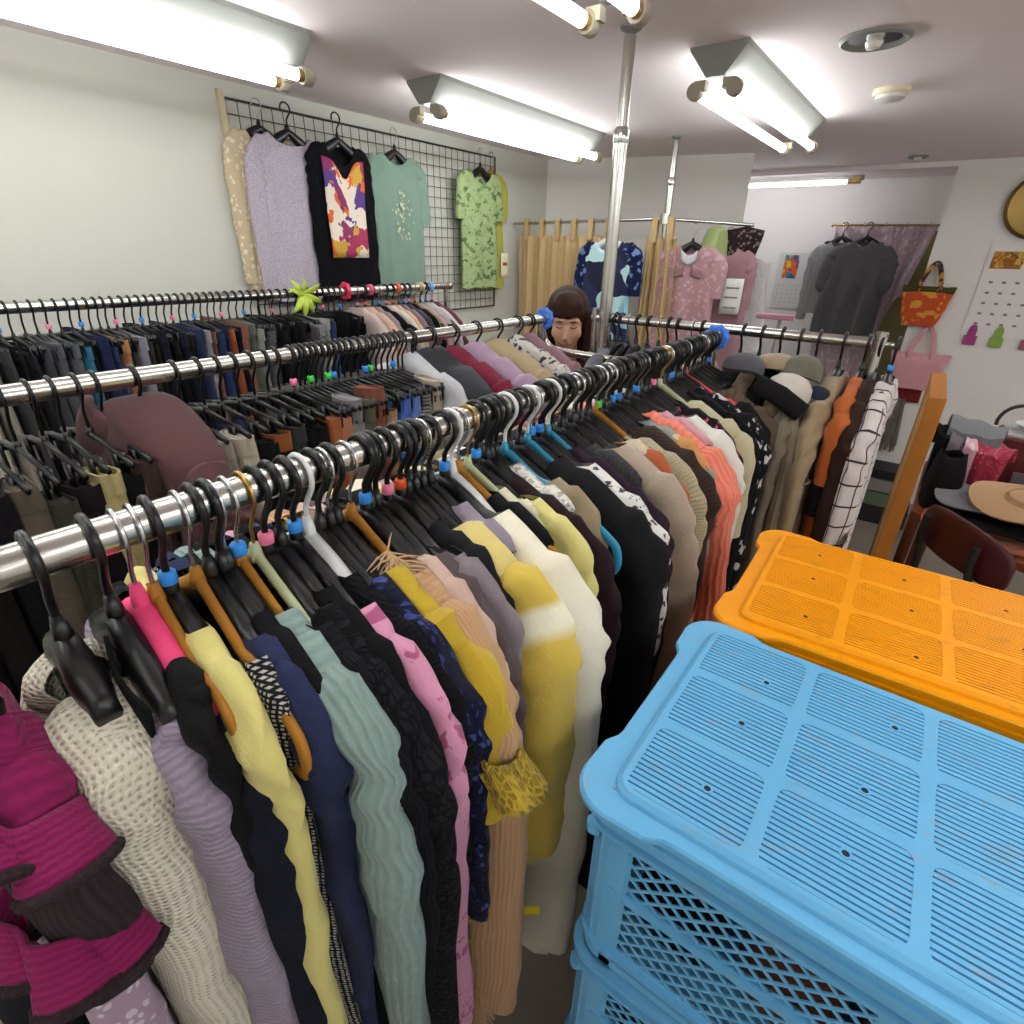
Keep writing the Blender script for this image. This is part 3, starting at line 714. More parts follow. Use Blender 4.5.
both(1.03, 'blk', None, 'brown_cardigan', 'dark chocolate cardigan', 'cardigan', fab('#3b2d28', 'knit'), 1, S(w=.205, hem=-.9, T=.024, un=.06, neck=(.02, .02), w2=.23), S(length=.66, r=.045, rv=.035, out=.016))
both(1.075, 'blk', 'blue', 'printed_tunic', 'tan and orange printed top', 'top', multi('tanprint', ['#c98f52', '#8f8f86', '#d9b98e', '#6e7a80'], 16), 1, S(w=.19, hem=-.9, T=.016), S(length=.5, r=.036, rv=.024))
cor = fab('#ee8a74', 'pleat', '#d96a52', bump=.8)
g = both(1.12, 'blk', None, 'frilled_blouse', 'coral pink blouse with frilled sleeves', 'blouse', cor, 1, S(w=.222, hem=-.82, T=.022, un=.05, neck=(.02, .02)), S(length=.44, r=.058, rv=.05, out=.016, flare=.35))
ruffle(g, [(.05, -.03, -.15), (.12, -.034, -.17), (.19, -.04, -.21), (.225, -.036, -.26)], .008, .05, 6, cor)
both(1.165, 'blk', 'blue', 'rose_camisole', 'dusty rose sleeveless top', 'top', fab('#d49aa4'), 1, S(w=.19, hem=-.8, T=.014), None)
both(1.215, 'blk', None, 'ivory_coat', 'ivory white coat', 'coat', fab('#dddcd2', bump=.3), 1, S(w=.205, hem=-.95, T=.022, un=.12, neck=(.02, .02), w2=.235), S(length=.72, r=.048, rv=.036, out=.016))
both(1.26, 'blk', 'pink', 'printed_blouse', 'black top with a small pink print', 'top', fab('#1a181b', 'floral', '#c2547a', scale=.8), 1, S(w=.19, hem=-.8, T=.014), S(length=.35, r=.034, rv=.022))
both(1.305, 'sage', None, 'olive_cream_blouse', 'creamy olive blouse with a soft collar', 'blouse', fab('#bfb795', bump=.4), 1, S(w=.205, hem=-.7, T=.022, un=.07, neck=(.02, .02)), S(length=.24, r=.044, rv=.035, out=.02))
both(1.36, 'blk', 'blue', 'inky_knit', 'inky black knit top', 'top', fab('#121215', 'knit'), 2, S(w=.2, hem=-.9, T=.02), S(length=.5, r=.036, rv=.025), where='before the black floral dress')
both(1.42, 'blk', None, 'floral_dress', 'black dress with white floral sprays', 'dress', fab('#15151a', 'floral', '#c9c7c4', scale=.62), 2, S(w=.215, hem=-1.15, T=.026, un=.05, neck=(.02, .02), w2=.24), S(length=.55, r=.045, rv=.035, out=.016))
both(1.475, 'red', None, 'coral_shoulder_shirt', 'black shirt under the coral red hanger', 'shirt', fab('#19181b'), 2, S(w=.195, hem=-1.05, T=.018, un=.17, neck=(.02, .02)), S(length=.6, r=.04, rv=.03))
both(1.53, 'blk', None, 'ribbed_brown_coat', 'brown coat with a ribbed shoulder', 'coat', fab('#4f3f33', 'rib', '#6b5646'), 2, S(w=.22, hem=-1.15, T=.026, un=.09, neck=(.02, .02), w2=.245), S(length=.75, r=.05, rv=.036, out=.016))
# tightly packed plain hangers and dark tops filling the far half of the rail
taken = [.56, .58, .60, .625, .648, .672, .735, .772, .80, .845, .895, .94, .975, 1.03, 1.075, 1.12, 1.165, 1.215, 1.26, 1.305, 1.36, 1.42, 1.475, 1.53]
GX = 'packed hangers along the far half of the front rack'
y = .62
k = 0
while y < 1.665:
    if min(abs(y - q) for q in taken) > .0085:
        k += 1
        h = hanger('blk' if k % 4 else 'wire', (R1X, y, R1Z), math.radians(random.uniform(-2, 3)), None, GX, 'blue' if k % 9 == 4 else 'green' if k == 11 else None, w=.08)
        h['label'] = 'black hanger packed among others along the far half of the front rail'
        y += .03
    else: y += .003
# extra hooks among the near hangers
for y, kd in ((.213, 'wire'), (.335, 'wire'), (.395, 'blk'), (.458, 'blk'), (.486, 'wire'), (.545, 'white')):
    h = hanger(kd, (R1X, y, R1Z), math.radians(-5), {'blk': 'black', 'wire': 'steel hooked black', 'white': 'white'}[kd] + ' hanger without clothes, squeezed between garments on the front rack', 'spare hangers on the front rack', None, w=.09)
# paper tag hanging from the beige cardigan
t = MB().grid(lambda a, b: (.03*a, .002*math.sin(a*3), .012*a - .022*b), 4, 3).build('yellow_tag', solid('yellow_paper', '#e0cf25', .7), solid=.0012)
place(t, (R1X + .245, .40, R1Z - .66), math.radians(25)); tag(t, 'small yellow paper tag hanging low beside the beige cardigan', 'tag')
MB().tube([(.006, 0, 0), (-.002, 0, .03), (-.012, .004, .07)], .0009, 5).build('string', solid('tan_string', '#a8763a', .8), t)
# ================================================================ middle rack
G2 = 'clip hangers on the middle rack'
def b2(y, name, desc, cat, mat, w=.16, length=.55, top=-.125, T=.015, clip=None, rz=0, band=None, where='on the middle rack', **k):
    w = .020 + w*.11; off = .104; T = min(T, .015) + .002
    o = bottoms(name, desc + ' ' + where, cat, mat, (R2X + off, y, R2Z), math.radians(rz), None, w, length, T, band, top, **k)
    h = clip_hanger((R2X, y, R2Z), math.radians(rz), 'black clip hanger holding the ' + desc, G2, clip, gx=.098)
    return o
for y_, c_, d_ in ((.05, '#141214', 'soft black'), (.09, '#1d1718', 'brownish black'), (.13, '#171519', 'bluish black')):
    b2(y_, 'long_trousers', d_ + ' long trousers', 'trousers', fab(c_), .2, .9, -.10, .02, where='at the near end of the middle rack')
b2(.165, 'wool_skirt', 'beige wool skirt', 'skirt', fab('#5d5447', bump=.6), .17, .6, -.10, .02, where='at the near end of the middle rack')
b2(.20, 'tweed_shorts', 'dark olive tweed shorts', 'shorts', fab('#34352c', 'tweed', '#44453a'), .24, .5, -.135, .028)
b2(.235, 'wine_trousers', 'blackish plum trousers', 'trousers', fab('#1f171c'), .18, .8)
b2(.265, 'boucle_skirt', 'yellowish boucle skirt', 'skirt', fab('#a0905a', 'fur', '#cfc08a', bump=1), .195, .5, -.115, .03)
b2(.298, 'black_skirt', 'short black flared skirt', 'skirt', fab('#131314'), .18, .55, where='between the yellowish and the brown skirt')
b2(.325, 'pleated_skirt', 'dark brown skirt with stitched waistband', 'skirt', fab('#3a2c28', 'rib', '#4a3a34'), .2, .6, -.105, .018, waist=.055)
mv = fab('#57393b', 'plain', '#482c30', rough=.95, bump=.3, sheen=.4)
g = garment('wool_coat', 'dusty maroon wool coat draped high on the middle rack', 'coat', mv, (R2X, .385, R2Z), math.radians(3), None, S(w=.19, hem=-.95, T=.062, un=0, w2=.28, amp=.026, lam=.15, nz=.042, cols=26, rows=34, top=lambda u: -.03 - .10*(abs(u)/.19)**1.6), S(w=.2, tip=-.13, length=.7, r=.06, rv=.045, out=.03, wr=.012))
MB().grid(lambda a, b: (-.06 + .2*a, -.052 - .016*math.sin(a*7 + b*2) - .02*math.sin(b*PI), -.03 - .09*a**1.3 - .13*b), 16, 8).build('collar', mv, g, solid=.012)
hanger('blk', (R2X, .385, R2Z), 0, 'black hanger inside the dusty maroon wool coat', G2)
b2(.452, 'checked_trousers', 'taupe checked trousers', 'trousers', fab('#8b8078', 'tweed', '#6b625b'), .18, .75, -.10, .018)
b2(.495, 'cream_trousers', 'off white corduroy trousers', 'trousers', fab('#c3b8a6', 'rib', '#a89d8b'), .175, .75, -.105, .016)
b2(.53, 'black_trousers', 'plain black pressed trousers', 'trousers', fab('#121214'), .17, .8, where='next to the off white corduroy trousers')
b2(.565, 'lined_skirt', 'black floral skirt with a rust lining', 'skirt', fab('#1a191c', 'floral', '#474348', scale=.8), .2, .6, -.12, .022, band=fab('#8f4e22'))
b2(.60, 'charcoal_trousers', 'charcoal melange trousers', 'trousers', fab('#2c2c2f', 'tweed', '#48484c'), .19, .7, -.115, .02)
for i, y in enumerate((.632, .658)):
    b2(y, 'black_trousers', ('black trousers with a shiny belt', 'black ribbed trousers')[i], 'trousers', fab(('#0f0f11', '#161619')[i], ('plain', 'rib')[i], rough=(.5, .9)[i]), .16, .8, where='beside the rust trousers on the middle rack')
b2(.694, 'rust_trousers', 'rust brown suede trousers', 'trousers', fab('#a35a33', rough=.9), .17, .7, -.112, .017, waist=.05, clip='pink')
b2(.722, 'rust_trousers', 'paler copper suede trousers', 'trousers', fab('#b4735a', rough=.9), .172, .7, -.115, .016, waist=.05)
b2(.752, 'grey_trousers', 'light grey ribbed trousers', 'trousers', fab('#7f7b7c', 'rib'), .17, .7, -.082, .016, waist=.045)
b2(.785, 'olive_trousers', 'olive corduroy trousers', 'trousers', fab('#5f5f47', 'rib', '#4b4b37'), .175, .75, -.09, .018, waist=.05, clip='green')
b2(.815, 'brown_trousers', 'reddish brown pleated trousers', 'trousers', fab('#7e4a36'), .17, .75, -.072, .014, waist=.05)
b2(.85, 'floral_skirt', 'small tan floral skirt', 'skirt', fab('#9a7a58', 'floral', '#c7b08a', scale=1.4), .16, .6, -.135, .014)
b2(.895, 'jeans', 'bright blue jeans', 'jeans', fab('#3f62b8', 'plain', '#6d8bd4', bump=.7), .172, .75, -.105, .018, waist=.045, clip='blue')
b2(.93, 'jeans', 'faded blue jeans', 'jeans', fab('#4a6db8', 'plain', '#90a8dd', bump=.7), .172, .75, -.105, .016, waist=.045)
b2(.968, 'striped_trousers', 'grey and white striped trousers', 'trousers', fab('#8e8c85', 'stripe', '#3b3b3c', scale=4), .172, .75, -.10, .017)
b2(1.005, 'stone_trousers', 'stone beige trousers', 'trousers', fab('#a79b88'), .17, .75, -.082, .016)
for i, y in enumerate((.71, .738, .768, .80, .832, .872, .912, .948, .986, 1.02)):
    h = clip_hanger((R2X, y, R2Z), math.radians(random.uniform(-3, 3)), 'black clip hanger crowded above the rust, olive and blue trousers on the middle rack', 'empty clip hangers crowded on the middle rack', [None, 'green', None, 'blue', None][i % 5])
def c2(y, name, desc, mat, T, body={}, sl={}, hg='blk'):
    g = garment(name, desc + ' on the middle rack', name.replace('_', ' ').split()[-1], mat, (R2X, y, R2Z), 0, None, S(w=.2, hem=-.85, T=T, un=0, w2=.25, amp=.014, nz=.012, crest=.034) | body, S(length=.62, r=.062, rv=T*1.15, out=.03, wr=.009, lift=.018) | sl)
    hanger(hg, (R2X, y, R2Z), 0, HCOL[hg][0] + ' hanger holding the ' + desc, 'hangers for padded coats on the middle rack')
c2(1.055, 'fleece_jacket', 'white fleece jacket', fab('#a9a9ad', 'fur', '#c9c8ca'), .026, S(w=.15))
c2(1.13, 'padded_coat', 'charcoal padded coat', fab('#2d2e33', 'plain', '#3d3e44', rough=.5), .06, S(amp=.02, w=.215, crest=.04), S(r=.08, wr=.018))
c2(1.225, 'knit_coat', 'crimson knit coat', fab('#7b2038', 'knit', '#641529'), .035)
c2(1.325, 'wool_jacket', 'lilac wool jacket', fab('#a587a0', bump=.3, sheen=.4), .04)
c2(1.43, 'trench_coat', 'camel beige trench coat', fab('#ae9a78', bump=.3), .042)
c2(1.54, 'print_blouse', 'white blouse with dark print', fab('#cfcac4', 'floral', '#49464a'), .02)
c2(1.61, 'rose_blouse', 'dull rose blouse', fab('#96707a'), .02)

# ================================================================ rack along the left wall
G3 = 'hangers on the rack by the left wall'
wall_list = [
 (.34, '#a49a88', 'pale stone'), (.375, '#8f877a', 'greyish beige'), (.41, '#3b3a3c', 'charcoal'), (.445, '#18181b', 'jet black'), (.475, '#232327', 'soft black'), (.505, '#47474b', 'ash grey'),
 (.535, '#55555a', 'mid grey ribbed'), (.565, '#5c5f66', 'bluish grey'), (.595, '#2b7391', 'teal blue'), (.625, '#1a1a1d', 'sooty black'), (.65, '#20284a', 'dark navy'), (.675, '#28335f', 'indigo'),
 (.70, '#b98254', 'tan orange'), (.722, '#151517', 'coal black'), (.748, '#87868f', 'light grey'), (.775, '#33322c', 'olive black'), (.80, '#242422', 'blackish green'), (.825, '#1d1f2b', 'midnight blue'),
 (.85, '#141416', 'deep black'), (.875, '#1c1f2e', 'blue black'), (.90, '#26262b', 'graphite'), (.925, '#2b3050', 'slate navy'), (.95, '#8e8890', 'greyish lilac'), (.975, '#7d5544', 'cocoa brown'),
 (1.0, '#26335c', 'denim blue'), (1.025, '#22294a', 'inky blue'), (1.05, '#a5552f', 'rust red'), (1.075, '#1b1d2a', 'night navy'), (1.10, '#7e5342', 'russet'), (1.13, '#6d7069', 'sage grey'),
 (1.16, '#8b8f86', 'pale sage'), (1.19, '#55565a', 'steel grey'), (1.22, '#3f4046', 'dark grey'), (1.25, '#17171a', 'inky black'), (1.28, '#121214', 'matte black'), (1.31, '#19191c', 'black wool'),
 (1.345, '#1c1b1f', 'black crepe'), (1.38, '#4e484c', 'taupe grey'), (1.415, '#8b8a88', 'silver grey'), (1.45, '#a5a19f', 'light ash'), (1.485, '#2e4064', 'blue denim'), (1.52, '#111113', 'black satin'),
 (1.55, '#161619', 'black twill'), (1.58, '#141417', 'black cord'), (1.61, '#1a1a1e', 'black linen'), (1.64, '#101012', 'black velvet')]
prev = None
for i, (y, c, nm) in enumerate(wall_list):
    pt = ('plain', 'rib', 'plain', 'knit')[i % 4]
    nxt = wall_list[i+1][2] if i + 1 < len(wall_list) else None
    where = ' hanging just after the ' + prev + ' pair' if prev else ' at the near end'
    kind = 'skirt' if i % 7 == 3 else 'trousers'
    lab = nm + ' ' + kind + ' on the left wall rack,' + (' after the ' + prev + ' one' if prev else ' nearest the camera')
    bottoms(kind if kind == 'skirt' else 'trousers', lab, kind, fab(c, pt), (R3X, y, R3Z), math.radians(random.uniform(-4, 4)), None, .16 + random.uniform(-.015, .02), random.uniform(.6, .85), random.uniform(.009, .013), None, -.10 + random.uniform(-.022, .022), waist=.04)
    clip_hanger((R3X, y, R3Z), math.radians(random.uniform(-4, 4)), 'black clip hanger holding the ' + nm + ' ' + kind + ' by the left wall', G3, ['pink', None, None, 'blue', None, None, None][i % 7])
    prev = nm
wall_tops = [(1.74, '#d7c2bb', 'shell pink', 'plain'), (1.785, '#dcb8a4', 'peach', 'plain'), (1.83, '#9a8a8a', 'mushroom', 'rib'), (1.87, '#141416', 'jet', 'plain'), (1.915, '#dfcfc8', 'blush white', 'plain'), (1.955, '#d9b993', 'apricot', 'plain'),
 (1.995, '#8d7382', 'mauve', 'plain'), (2.03, '#4c4a50', 'charcoal', 'rib'), (2.065, '#131315', 'ebony', 'plain'), (2.105, '#b09a88', 'sand', 'plain'), (2.145, '#b0a2a9', 'misty lilac', 'plain'), (2.185, '#c9c6c4', 'pearl white', 'plain'), (2.23, '#6e3a48', 'burgundy', 'knit')]
prev = None
for i, (y, c, nm, pt) in enumerate(wall_tops):
    garment('blouse', nm + ' blouse beyond the hot pink ring on the left wall rack', 'blouse', fab(c, pt), (R3X, y, R3Z), math.radians(random.uniform(-3, 3)), None, S(w=.19, hem=-.65, T=.015, un=.02, neck=(.01, .01), cols=12, rows=14, crest=.018), S(length=.45, r=.036, rv=.017, n=10))
    hanger('blk' if i % 3 else 'wire', (R3X, y, R3Z), 0, 'black hanger holding the ' + nm + ' blouse by the left wall', G3, ['pink', 'orange', None, 'blue'][i % 4])
for y, c, nm in ((1.80, '#e05a7c', 'rose'), (1.97, '#e0563e', 'orange red'), (2.13, '#d9b48a', 'tan'), (2.2, '#7fb0e8', 'sky blue')):
    o = MB().lathe([(.0172, -.012), (.024, -.009), (.024, .009), (.0172, .012), (.0172, -.012)], n=20, axis='Y').build('size_ring', solid('ring_' + c, c, .5)); place(o, (R3X, y + .0195, R3Z)); tag(o, nm + ' size ring on the rail beyond the hot pink ring', 'ring', 'size rings on the left wall rack')
# lime ribbon bow tied to the rail
m = MB()
for a, ln in ((20, .1), (75, .07), (130, .075), (160, .06), (235, .085), (270, .09), (-25, .1), (300, .09)):
    ca, sa = math.cos(math.radians(a)), math.sin(math.radians(a))
    m.grid(lambda u, v, ca=ca, sa=sa, ln=ln: (.03 + .018*math.sin(u*PI) + .01*(v-.5), ca*ln*u - sa*(v-.5)*.024*math.sin(PI*(.15 + .8*u)), sa*ln*u + ca*(v-.5)*.024*math.sin(PI*(.15 + .8*u))), 8, 3)
m.lathe([(0, -.01), (.014, -.004), (.014, .006), (0, .012)], (.03, 0, 0), 10)
o = m.build('ribbon_bow', solid('lime_ribbon', '#c6dc54', .5), solid=.0015); place(o, (R3X, 1.435, R3Z)); tag(o, 'lime green ribbon bow tied to the rail by the left wall', 'bow')

# ================================================================ wire grid of shirts on the left wall
M_wire = solid('black_wire', '#2c2b2d', .45)
t = thing('wire_grid', 'black wire grid panel fixed to the left wall behind the shirts', 'wire grid', (XL + .015, 2.28, up(.085)))
m = MB(); y0, y1, z0, z1 = -.86, .845, -.43, .425
for k in range(18):
    zz = z0 + (z1 - z0)*k/17; m.tube([(0, y0, zz), (0, y1, zz)], .0017, 5)
for k in range(35):
    yy = y0 + (y1 - y0)*k/34; m.tube([(.004, yy, z0), (.004, yy, z1)], .0017, 5)
m.build('mesh_wires', M_wire, t)
m = MB()
for a, b in (((0, y0, z0), (0, y1, z0)), ((0, y0, z1), (0, y1, z1)), ((0, y0, z0), (0, y0, z1)), ((0, y1, z0), (0, y1, z1))): m.tube([a, b], .0045, 8)
m.build('frame', M_wire, t)
o = MB().box((XL + .012, 1.408, up(.30)), (.022, .022, .47)).build('trim_batten', solid('batten_cream', '#cbbd9c', .6), smooth=False); tag(o, 'pale wooden batten at the near edge of the wire grid', kind='structure')
GW = 'shirts on the wire grid'
WZ = up(.51); WX = XL + .05
def wallshirt(y, name, desc, cat, mat, x=0, hk='wire', hooky=None, body={}, sl=None, rz=90, **k):
    g = garment(name, desc + ' on the wire grid', cat, mat, (WX + x, y, WZ), math.radians(rz), None, body, sl, **k)
    h = hanger(hk, (WX + x, y, WZ), math.radians(rz), HCOL[hk][0] + ' hanger holding the ' + desc, 'hangers on the wire grid', None, body.get('w', .2) - .012)
    return g
wallshirt(1.545, 'patterned_blouse', 'beige patterned long blouse', 'blouse', fab('#c3b091', 'floral', '#ddd0ba', scale=.9), -.022, body=S(w=.14, hem=-.73, T=.013, un=.06, neck=(.05, .01)), sl=S(length=.55, r=.042, rv=.02, out=.006), sides=(-1,), hk='wire')
wallshirt(1.655, 'lace_blouse', 'pale lilac textured blouse', 'blouse', fab('#aea4b2', 'lace', '#c2b9c6', scale=1.2), .010, body=S(w=.165, hem=-.74, T=.017, un=.085, neck=(.03, .02), amp=.008), sl=S(length=.56, r=.048, rv=.026, out=.022), sides=(-1,), hk='blk')
blk = fab('#101014')
g = wallshirt(1.885, 'flower_print_blouse', 'black top with a bright flower print front', 'top', blk, .04, body=S(w=.155, hem=-.75, T=.014, un=.075, neck=(.085, .01)), sl=S(length=.56, r=.034, rv=.018, out=.004), hk='blk')
fl = multi('flower_print', ['#d8a02a', '#8a2f62', '#e9dccb', '#5a3a86', '#e2682e', '#a8325a', '#c9a03c', '#efe6d8'], 15)
def print_patch(o, w0, w1, z0, z1, m, name, gap=.02, notch=None, off=0):
    return MB().grid(lambda a, b: ((lerp(w0, w1, b))*(a*2 - 1) + off, -gap - .006*math.sin(a*PI) - .003*math.sin(b*9), lerp(z0 - (notch*math.exp(-((a - .5)/.2)**2) if notch else 0), z1, b)), 16, 12, uvfn=lambda a, b: (a*2*w0, b*(z0 - z1))).build(name, m, o, solid=.002)
print_patch(g, .115, .105, -.155, -.56, fl, 'flower_panel', .021, notch=.08)
g = wallshirt(2.24, 'tshirt', 'green t-shirt with a small pale print', 't-shirt', fab('#7f988a', bump=.15), .025, body=S(w=.165, hem=-.74, T=.017, un=.07, neck=(.045, .01), w2=.178, amp=.014), sl=S(length=.25, r=.05, rv=.022, out=.016, taper=1), hk='wire')
rnd = random.Random(5); m = MB()
for i in range(60):
    u, z = rnd.gauss(0, .03), -.26 - rnd.random()*.22; r = rnd.uniform(.003, .011)
    m.grid(lambda a, b: (u + r*(a - .5)*rnd.uniform(.8, 1.2), -.0255 - .0006*i*.05 - .008*math.cos(u*9), z + r*1.3*(b - .5)), 2, 2)
m.build('chest_print', solid('pale_print', '#c9cda4', .8), g)
g = wallshirt(2.91, 'tshirt', 'lime green t-shirt with a dark sketch print', 't-shirt', multi('sketch_print', ['#a6b884', '#a0b37e', '#a6b884', '#99ac76', '#a6b884', '#6f8a56', '#a6b884', '#a3b681', '#566f3f', '#a6b884', '#9db07b', '#a6b884'], 26, (1, 2.0, 1)), .025, body=S(w=.165, hem=-.73, T=.016, un=.085, neck=(.06, .02), w2=.18), sl=S(length=.2, r=.045, rv=.02, out=.012, taper=1), hk='wire')
wallshirt(3.06, 'tshirt', 'yellow green t-shirt mostly hidden behind the lime one', 't-shirt', fab('#b9b84a'), -.012, body=S(w=.12, hem=-.74, T=.01, un=.05, neck=(.03, .02)), sl=S(length=.22, r=.045, rv=.014, out=.02), sides=(1,), hk='wood')
o = MB().grid(lambda a, b: (.003*math.sin(a*2), .075*(a - .5), -.15*b), 4, 4).build('paper_note', solid('cream_paper', '#efe8cc', .8), solid=.001); place(o, (WX + .02, 3.165, up(-.02))); tag(o, 'cream paper note with a red mark pinned beside the yellow green t-shirt', 'note')
MB().grid(lambda a, b: (.0035, .045*(a - .5), -.055 - .02*b), 2, 2).build('red_mark', solid('red_ink', '#d2402e', .7), o, solid=.0006)

# ================================================================ fitting corner: rail, curtains, clothes
M_cur = fab('#cbae80', 'plain', '#c0a274', bump=.15, rough=.9)
t = thing('curtain_rail', 'thin steel curtain rail around the fitting corner', 'rail', (-1.392, 3.33, up(.17)))
MB().tube([(-1.06, 0, -.012), (0, 0, .006)], .009, 12).build('front_rail', M_rod, t)
MB().tube([(0, 0, .006), (.22, .11, -.006), (.44, .21, -.02)], .009, 12).build('side_rail', M_rod, t)
MB().tube([(-.0, .0, -.02), (0, .0, .03)], .028, 16).build('corner_clamp', M_rod, t)
def curtain(x0, x1, zt, zb, tabs, label, folds, amp, pinch=1.0, ph=0):
    o = MB().grid(lambda a, b: (lerp(x0, x1, a) if pinch == 1 else lerp(lerp(x0, x1, a), lerp(x0 - .06, x1 + .14, a), b**1.3), amp*math.sin(a*folds*2*PI + ph + .6*math.sin(b*3))*(.5 + .5*b) + .4*amp*math.sin(a*folds*4.3*PI + 2*b), lerp(zt, zb, b) + .006*math.cos(a*tabs*2*PI)*(1-b)), 90, 24, uvfn=lambda a, b: (a*1.2, -b*1.4)).build('tab_curtain', M_cur, None, solid=.003)
    o.location = (0, 3.33, 0); tag(o, label, 'curtain')
    for k in range(tabs):
        xc = lerp(x0, x1, (k + .5)/tabs)
        MB().tube([(xc, -.016 if 1 else 0, zt - .02), (xc, -.015, up(.17)), (xc, -.006, up(.185)), (xc, .006, up(.185)), (xc, .015, up(.17)), (xc, .016, zt - .02)], .018, 8, rv=.002).build('tab', M_cur, o)
    return o
curtain(-2.40, -1.68, up(.085), up(-1.55), 6, 'tan tab top curtain covering the left side of the fitting corner', 7, .022)
curtain(-1.49, -1.30, up(.075), up(-1.55), 2, 'tan tab top curtain gathered beside the slimmer steel pole', 3.5, .028, pinch=.8, ph=1)
navy = multi('navy_tie_dye', ['#1b2144', '#1b2144', '#a5d2dc', '#222a52', '#8fc3d2', '#1b2144', '#bfe0e4', '#171c3a'], 7)
g = garment('tie_dye_tshirt', 'navy t-shirt with pale blue tie-dye in front of the tan curtain', 't-shirt', navy, (-1.655, 3.20, up(.155)), 0, None, S(w=.16, hem=-.68, T=.017, un=.08, neck=(.05, .02), w2=.17), S(length=.24, r=.05, rv=.022, out=.016, taper=1), smat=fab('#1b2144', 'floral', '#6f86b8', scale=.7))
hanger('white', (-1.655, 3.20, up(.155)), 0, 'white hanger holding the navy tie-dye t-shirt', 'hangers at the fitting corner')
pk = fab('#b48a90', 'floral', '#c9a8ac', scale=.8, rough=.35, bump=.2)
g = garment('shirt_dress', 'dusty pink shirt dress facing the room beside the gathered curtain', 'dress', pk, (-1.22, 3.36, up(.135)), math.radians(4), None, S(w=.15, hem=-.8, T=.022, un=.06, neck=(.05, .01), w2=.185, amp=.012), S(length=.22, r=.05, rv=.024, out=.01, taper=1))
for zz in (-.3, -.42, -.54): 
    MB().lathe([(0, -.004), (.005, -.003), (.005, .003), (0, .004)], (.0, -.032, zz), 10, axis='Y').build('button', solid('pearl', '#d9d0cc', .3), g)
for sx in (-1, 1): MB().grid(lambda a, b, sx=sx: (sx*(.02 + .06*a), -.03 - .003*b, -.20 - .045*b - .02*a), 4, 4).build('pocket', fab('#a2767d'), g, solid=.003)
MB().grid(lambda a, b: (-.045 + .09*a, -.035 - .006*math.sin(b*3), -.115 - .05*b - .03*math.sin(a*PI)), 6, 4).build('collar', fab('#d5d3d8'), g, solid=.003)['label'] = 'pale grey collar'
hanger('wire', (-1.22, 3.36, up(.135)), math.radians(4), 'black hanger holding the dusty pink shirt dress', 'hangers at the fitting corner', w=.15)
garment('pink_dress', 'second dusty pink dress half hidden behind the first', 'dress', fab('#a88088', 'plain', bump=.3), (-1.06, 3.50, up(.12)), math.radians(12), None, S(w=.14, hem=-.85, T=.018, un=.05, neck=(.04, .01), w2=.17), S(length=.3, r=.04, rv=.02, out=.0))
hanger('wire', (-1.06, 3.50, up(.12)), math.radians(12), 'black hanger behind the dusty pink shirt dress', 'hangers at the fitting corner', w=.14)
gh = garment('green_hood', 'pale green hooded top bunched on the rail above the pink dress', 'top', fab('#98a76a', 'plain', '#b4c08a'), (-1.13, 3.47, up(.155)), math.radians(60), None, S(w=.05, hem=-.2, T=.05, un=0, w2=.09, top=lambda u: -.012 - u*u*8, amp=.012, nz=.02, cols=10, rows=10))
garment('dark_shawl', 'dark purple printed shawl hung at the end of the fitting corner rail', 'shawl', fab('#2b2026', 'floral', '#7d6a62'), (-.99, 3.53, up(.165)), math.radians(20), None, S(w=.10, hem=-.34, T=.022, un=0, w2=.06, top=lambda u: -.02 - .2*abs(u), amp=.014, nz=.012, cols=12, rows=12))
garment('lace_curtain_blouse', 'sheer white lace blouse hanging at the edge of the alcove', 'blouse', fab('#cfc8c8', 'lace', '#dedada'), (-.97, 3.72, up(.06)), math.radians(15), None, S(w=.10, hem=-.6, T=.014, un=.03, neck=(.02, .01), w2=.13, cols=12, rows=14))
o = MB().grid(lambda a, b: (.11*a, .004*math.sin(a*3), -.19*b), 4, 4).build('price_sign', solid('white_card', '#dfdcd6', .8), solid=.002); place(o, (-1.03, 3.42, up(-.12)), math.radians(10)); tag(o, 'white paper price notice hanging beside the pink dress', 'notice')
for zz in (-.045, -.095, -.15): MB().grid(lambda a, b: (.02 + .07*a, -.002 + .004*math.sin(a*3), zz - .008*b), 2, 1).build('text_line', solid('grey_ink', '#8d8a88', .8), o, solid=.0006)
# ================================================================ coats and caps on the far rack
def rc(x, name, desc, cat, mat, body={}, sl=None, hk='blk', rz=-90, clip=None, **k):
    g = garment(name, desc + ' on the far rack', cat, mat, (x, 1.80, RZ), math.radians(rz), None, S(w=.2, hem=-1.05, T=.022, un=.05, neck=(.02, .01), w2=.22, nz=.008) | body, sl, **k)
    hanger(hk, (x, 1.80, RZ), math.radians(rz), HCOL[hk][0] + ' hanger holding the ' + desc + ' on the far rack', 'hangers on the far rack', clip)
    return g
rc(-.455, 'charcoal_coat', 'charcoal wool coat', 'coat', fab('#2a292c', sheen=.4), S(w=.17), S(length=.6, r=.045, rv=.025))
rc(-.40, 'tan_jacket', 'warm tan jacket', 'jacket', fab('#8d7660'), S(w=.18), S(length=.6, r=.045, rv=.026))
rc(-.345, 'black_coat', 'black coat with a folded forward sleeve', 'coat', fab('#151416'), S(w=.185, T=.024), S(length=.5, r=.045, rv=.03))
rc(-.295, 'padded_jacket', 'khaki tan padded jacket', 'jacket', fab('#8f7f6a', bump=.4), S(w=.2, T=.03), S(length=.55, r=.05, rv=.03))
g = rc(-.248, 'fur_coat', 'brown grey fleece coat with a hood', 'coat', fab('#6b6254', 'fur', '#837a69', bump=.9), S(w=.215, hem=-1.1, T=.026, w2=.24), S(length=.8, r=.055, rv=.032, out=.04))
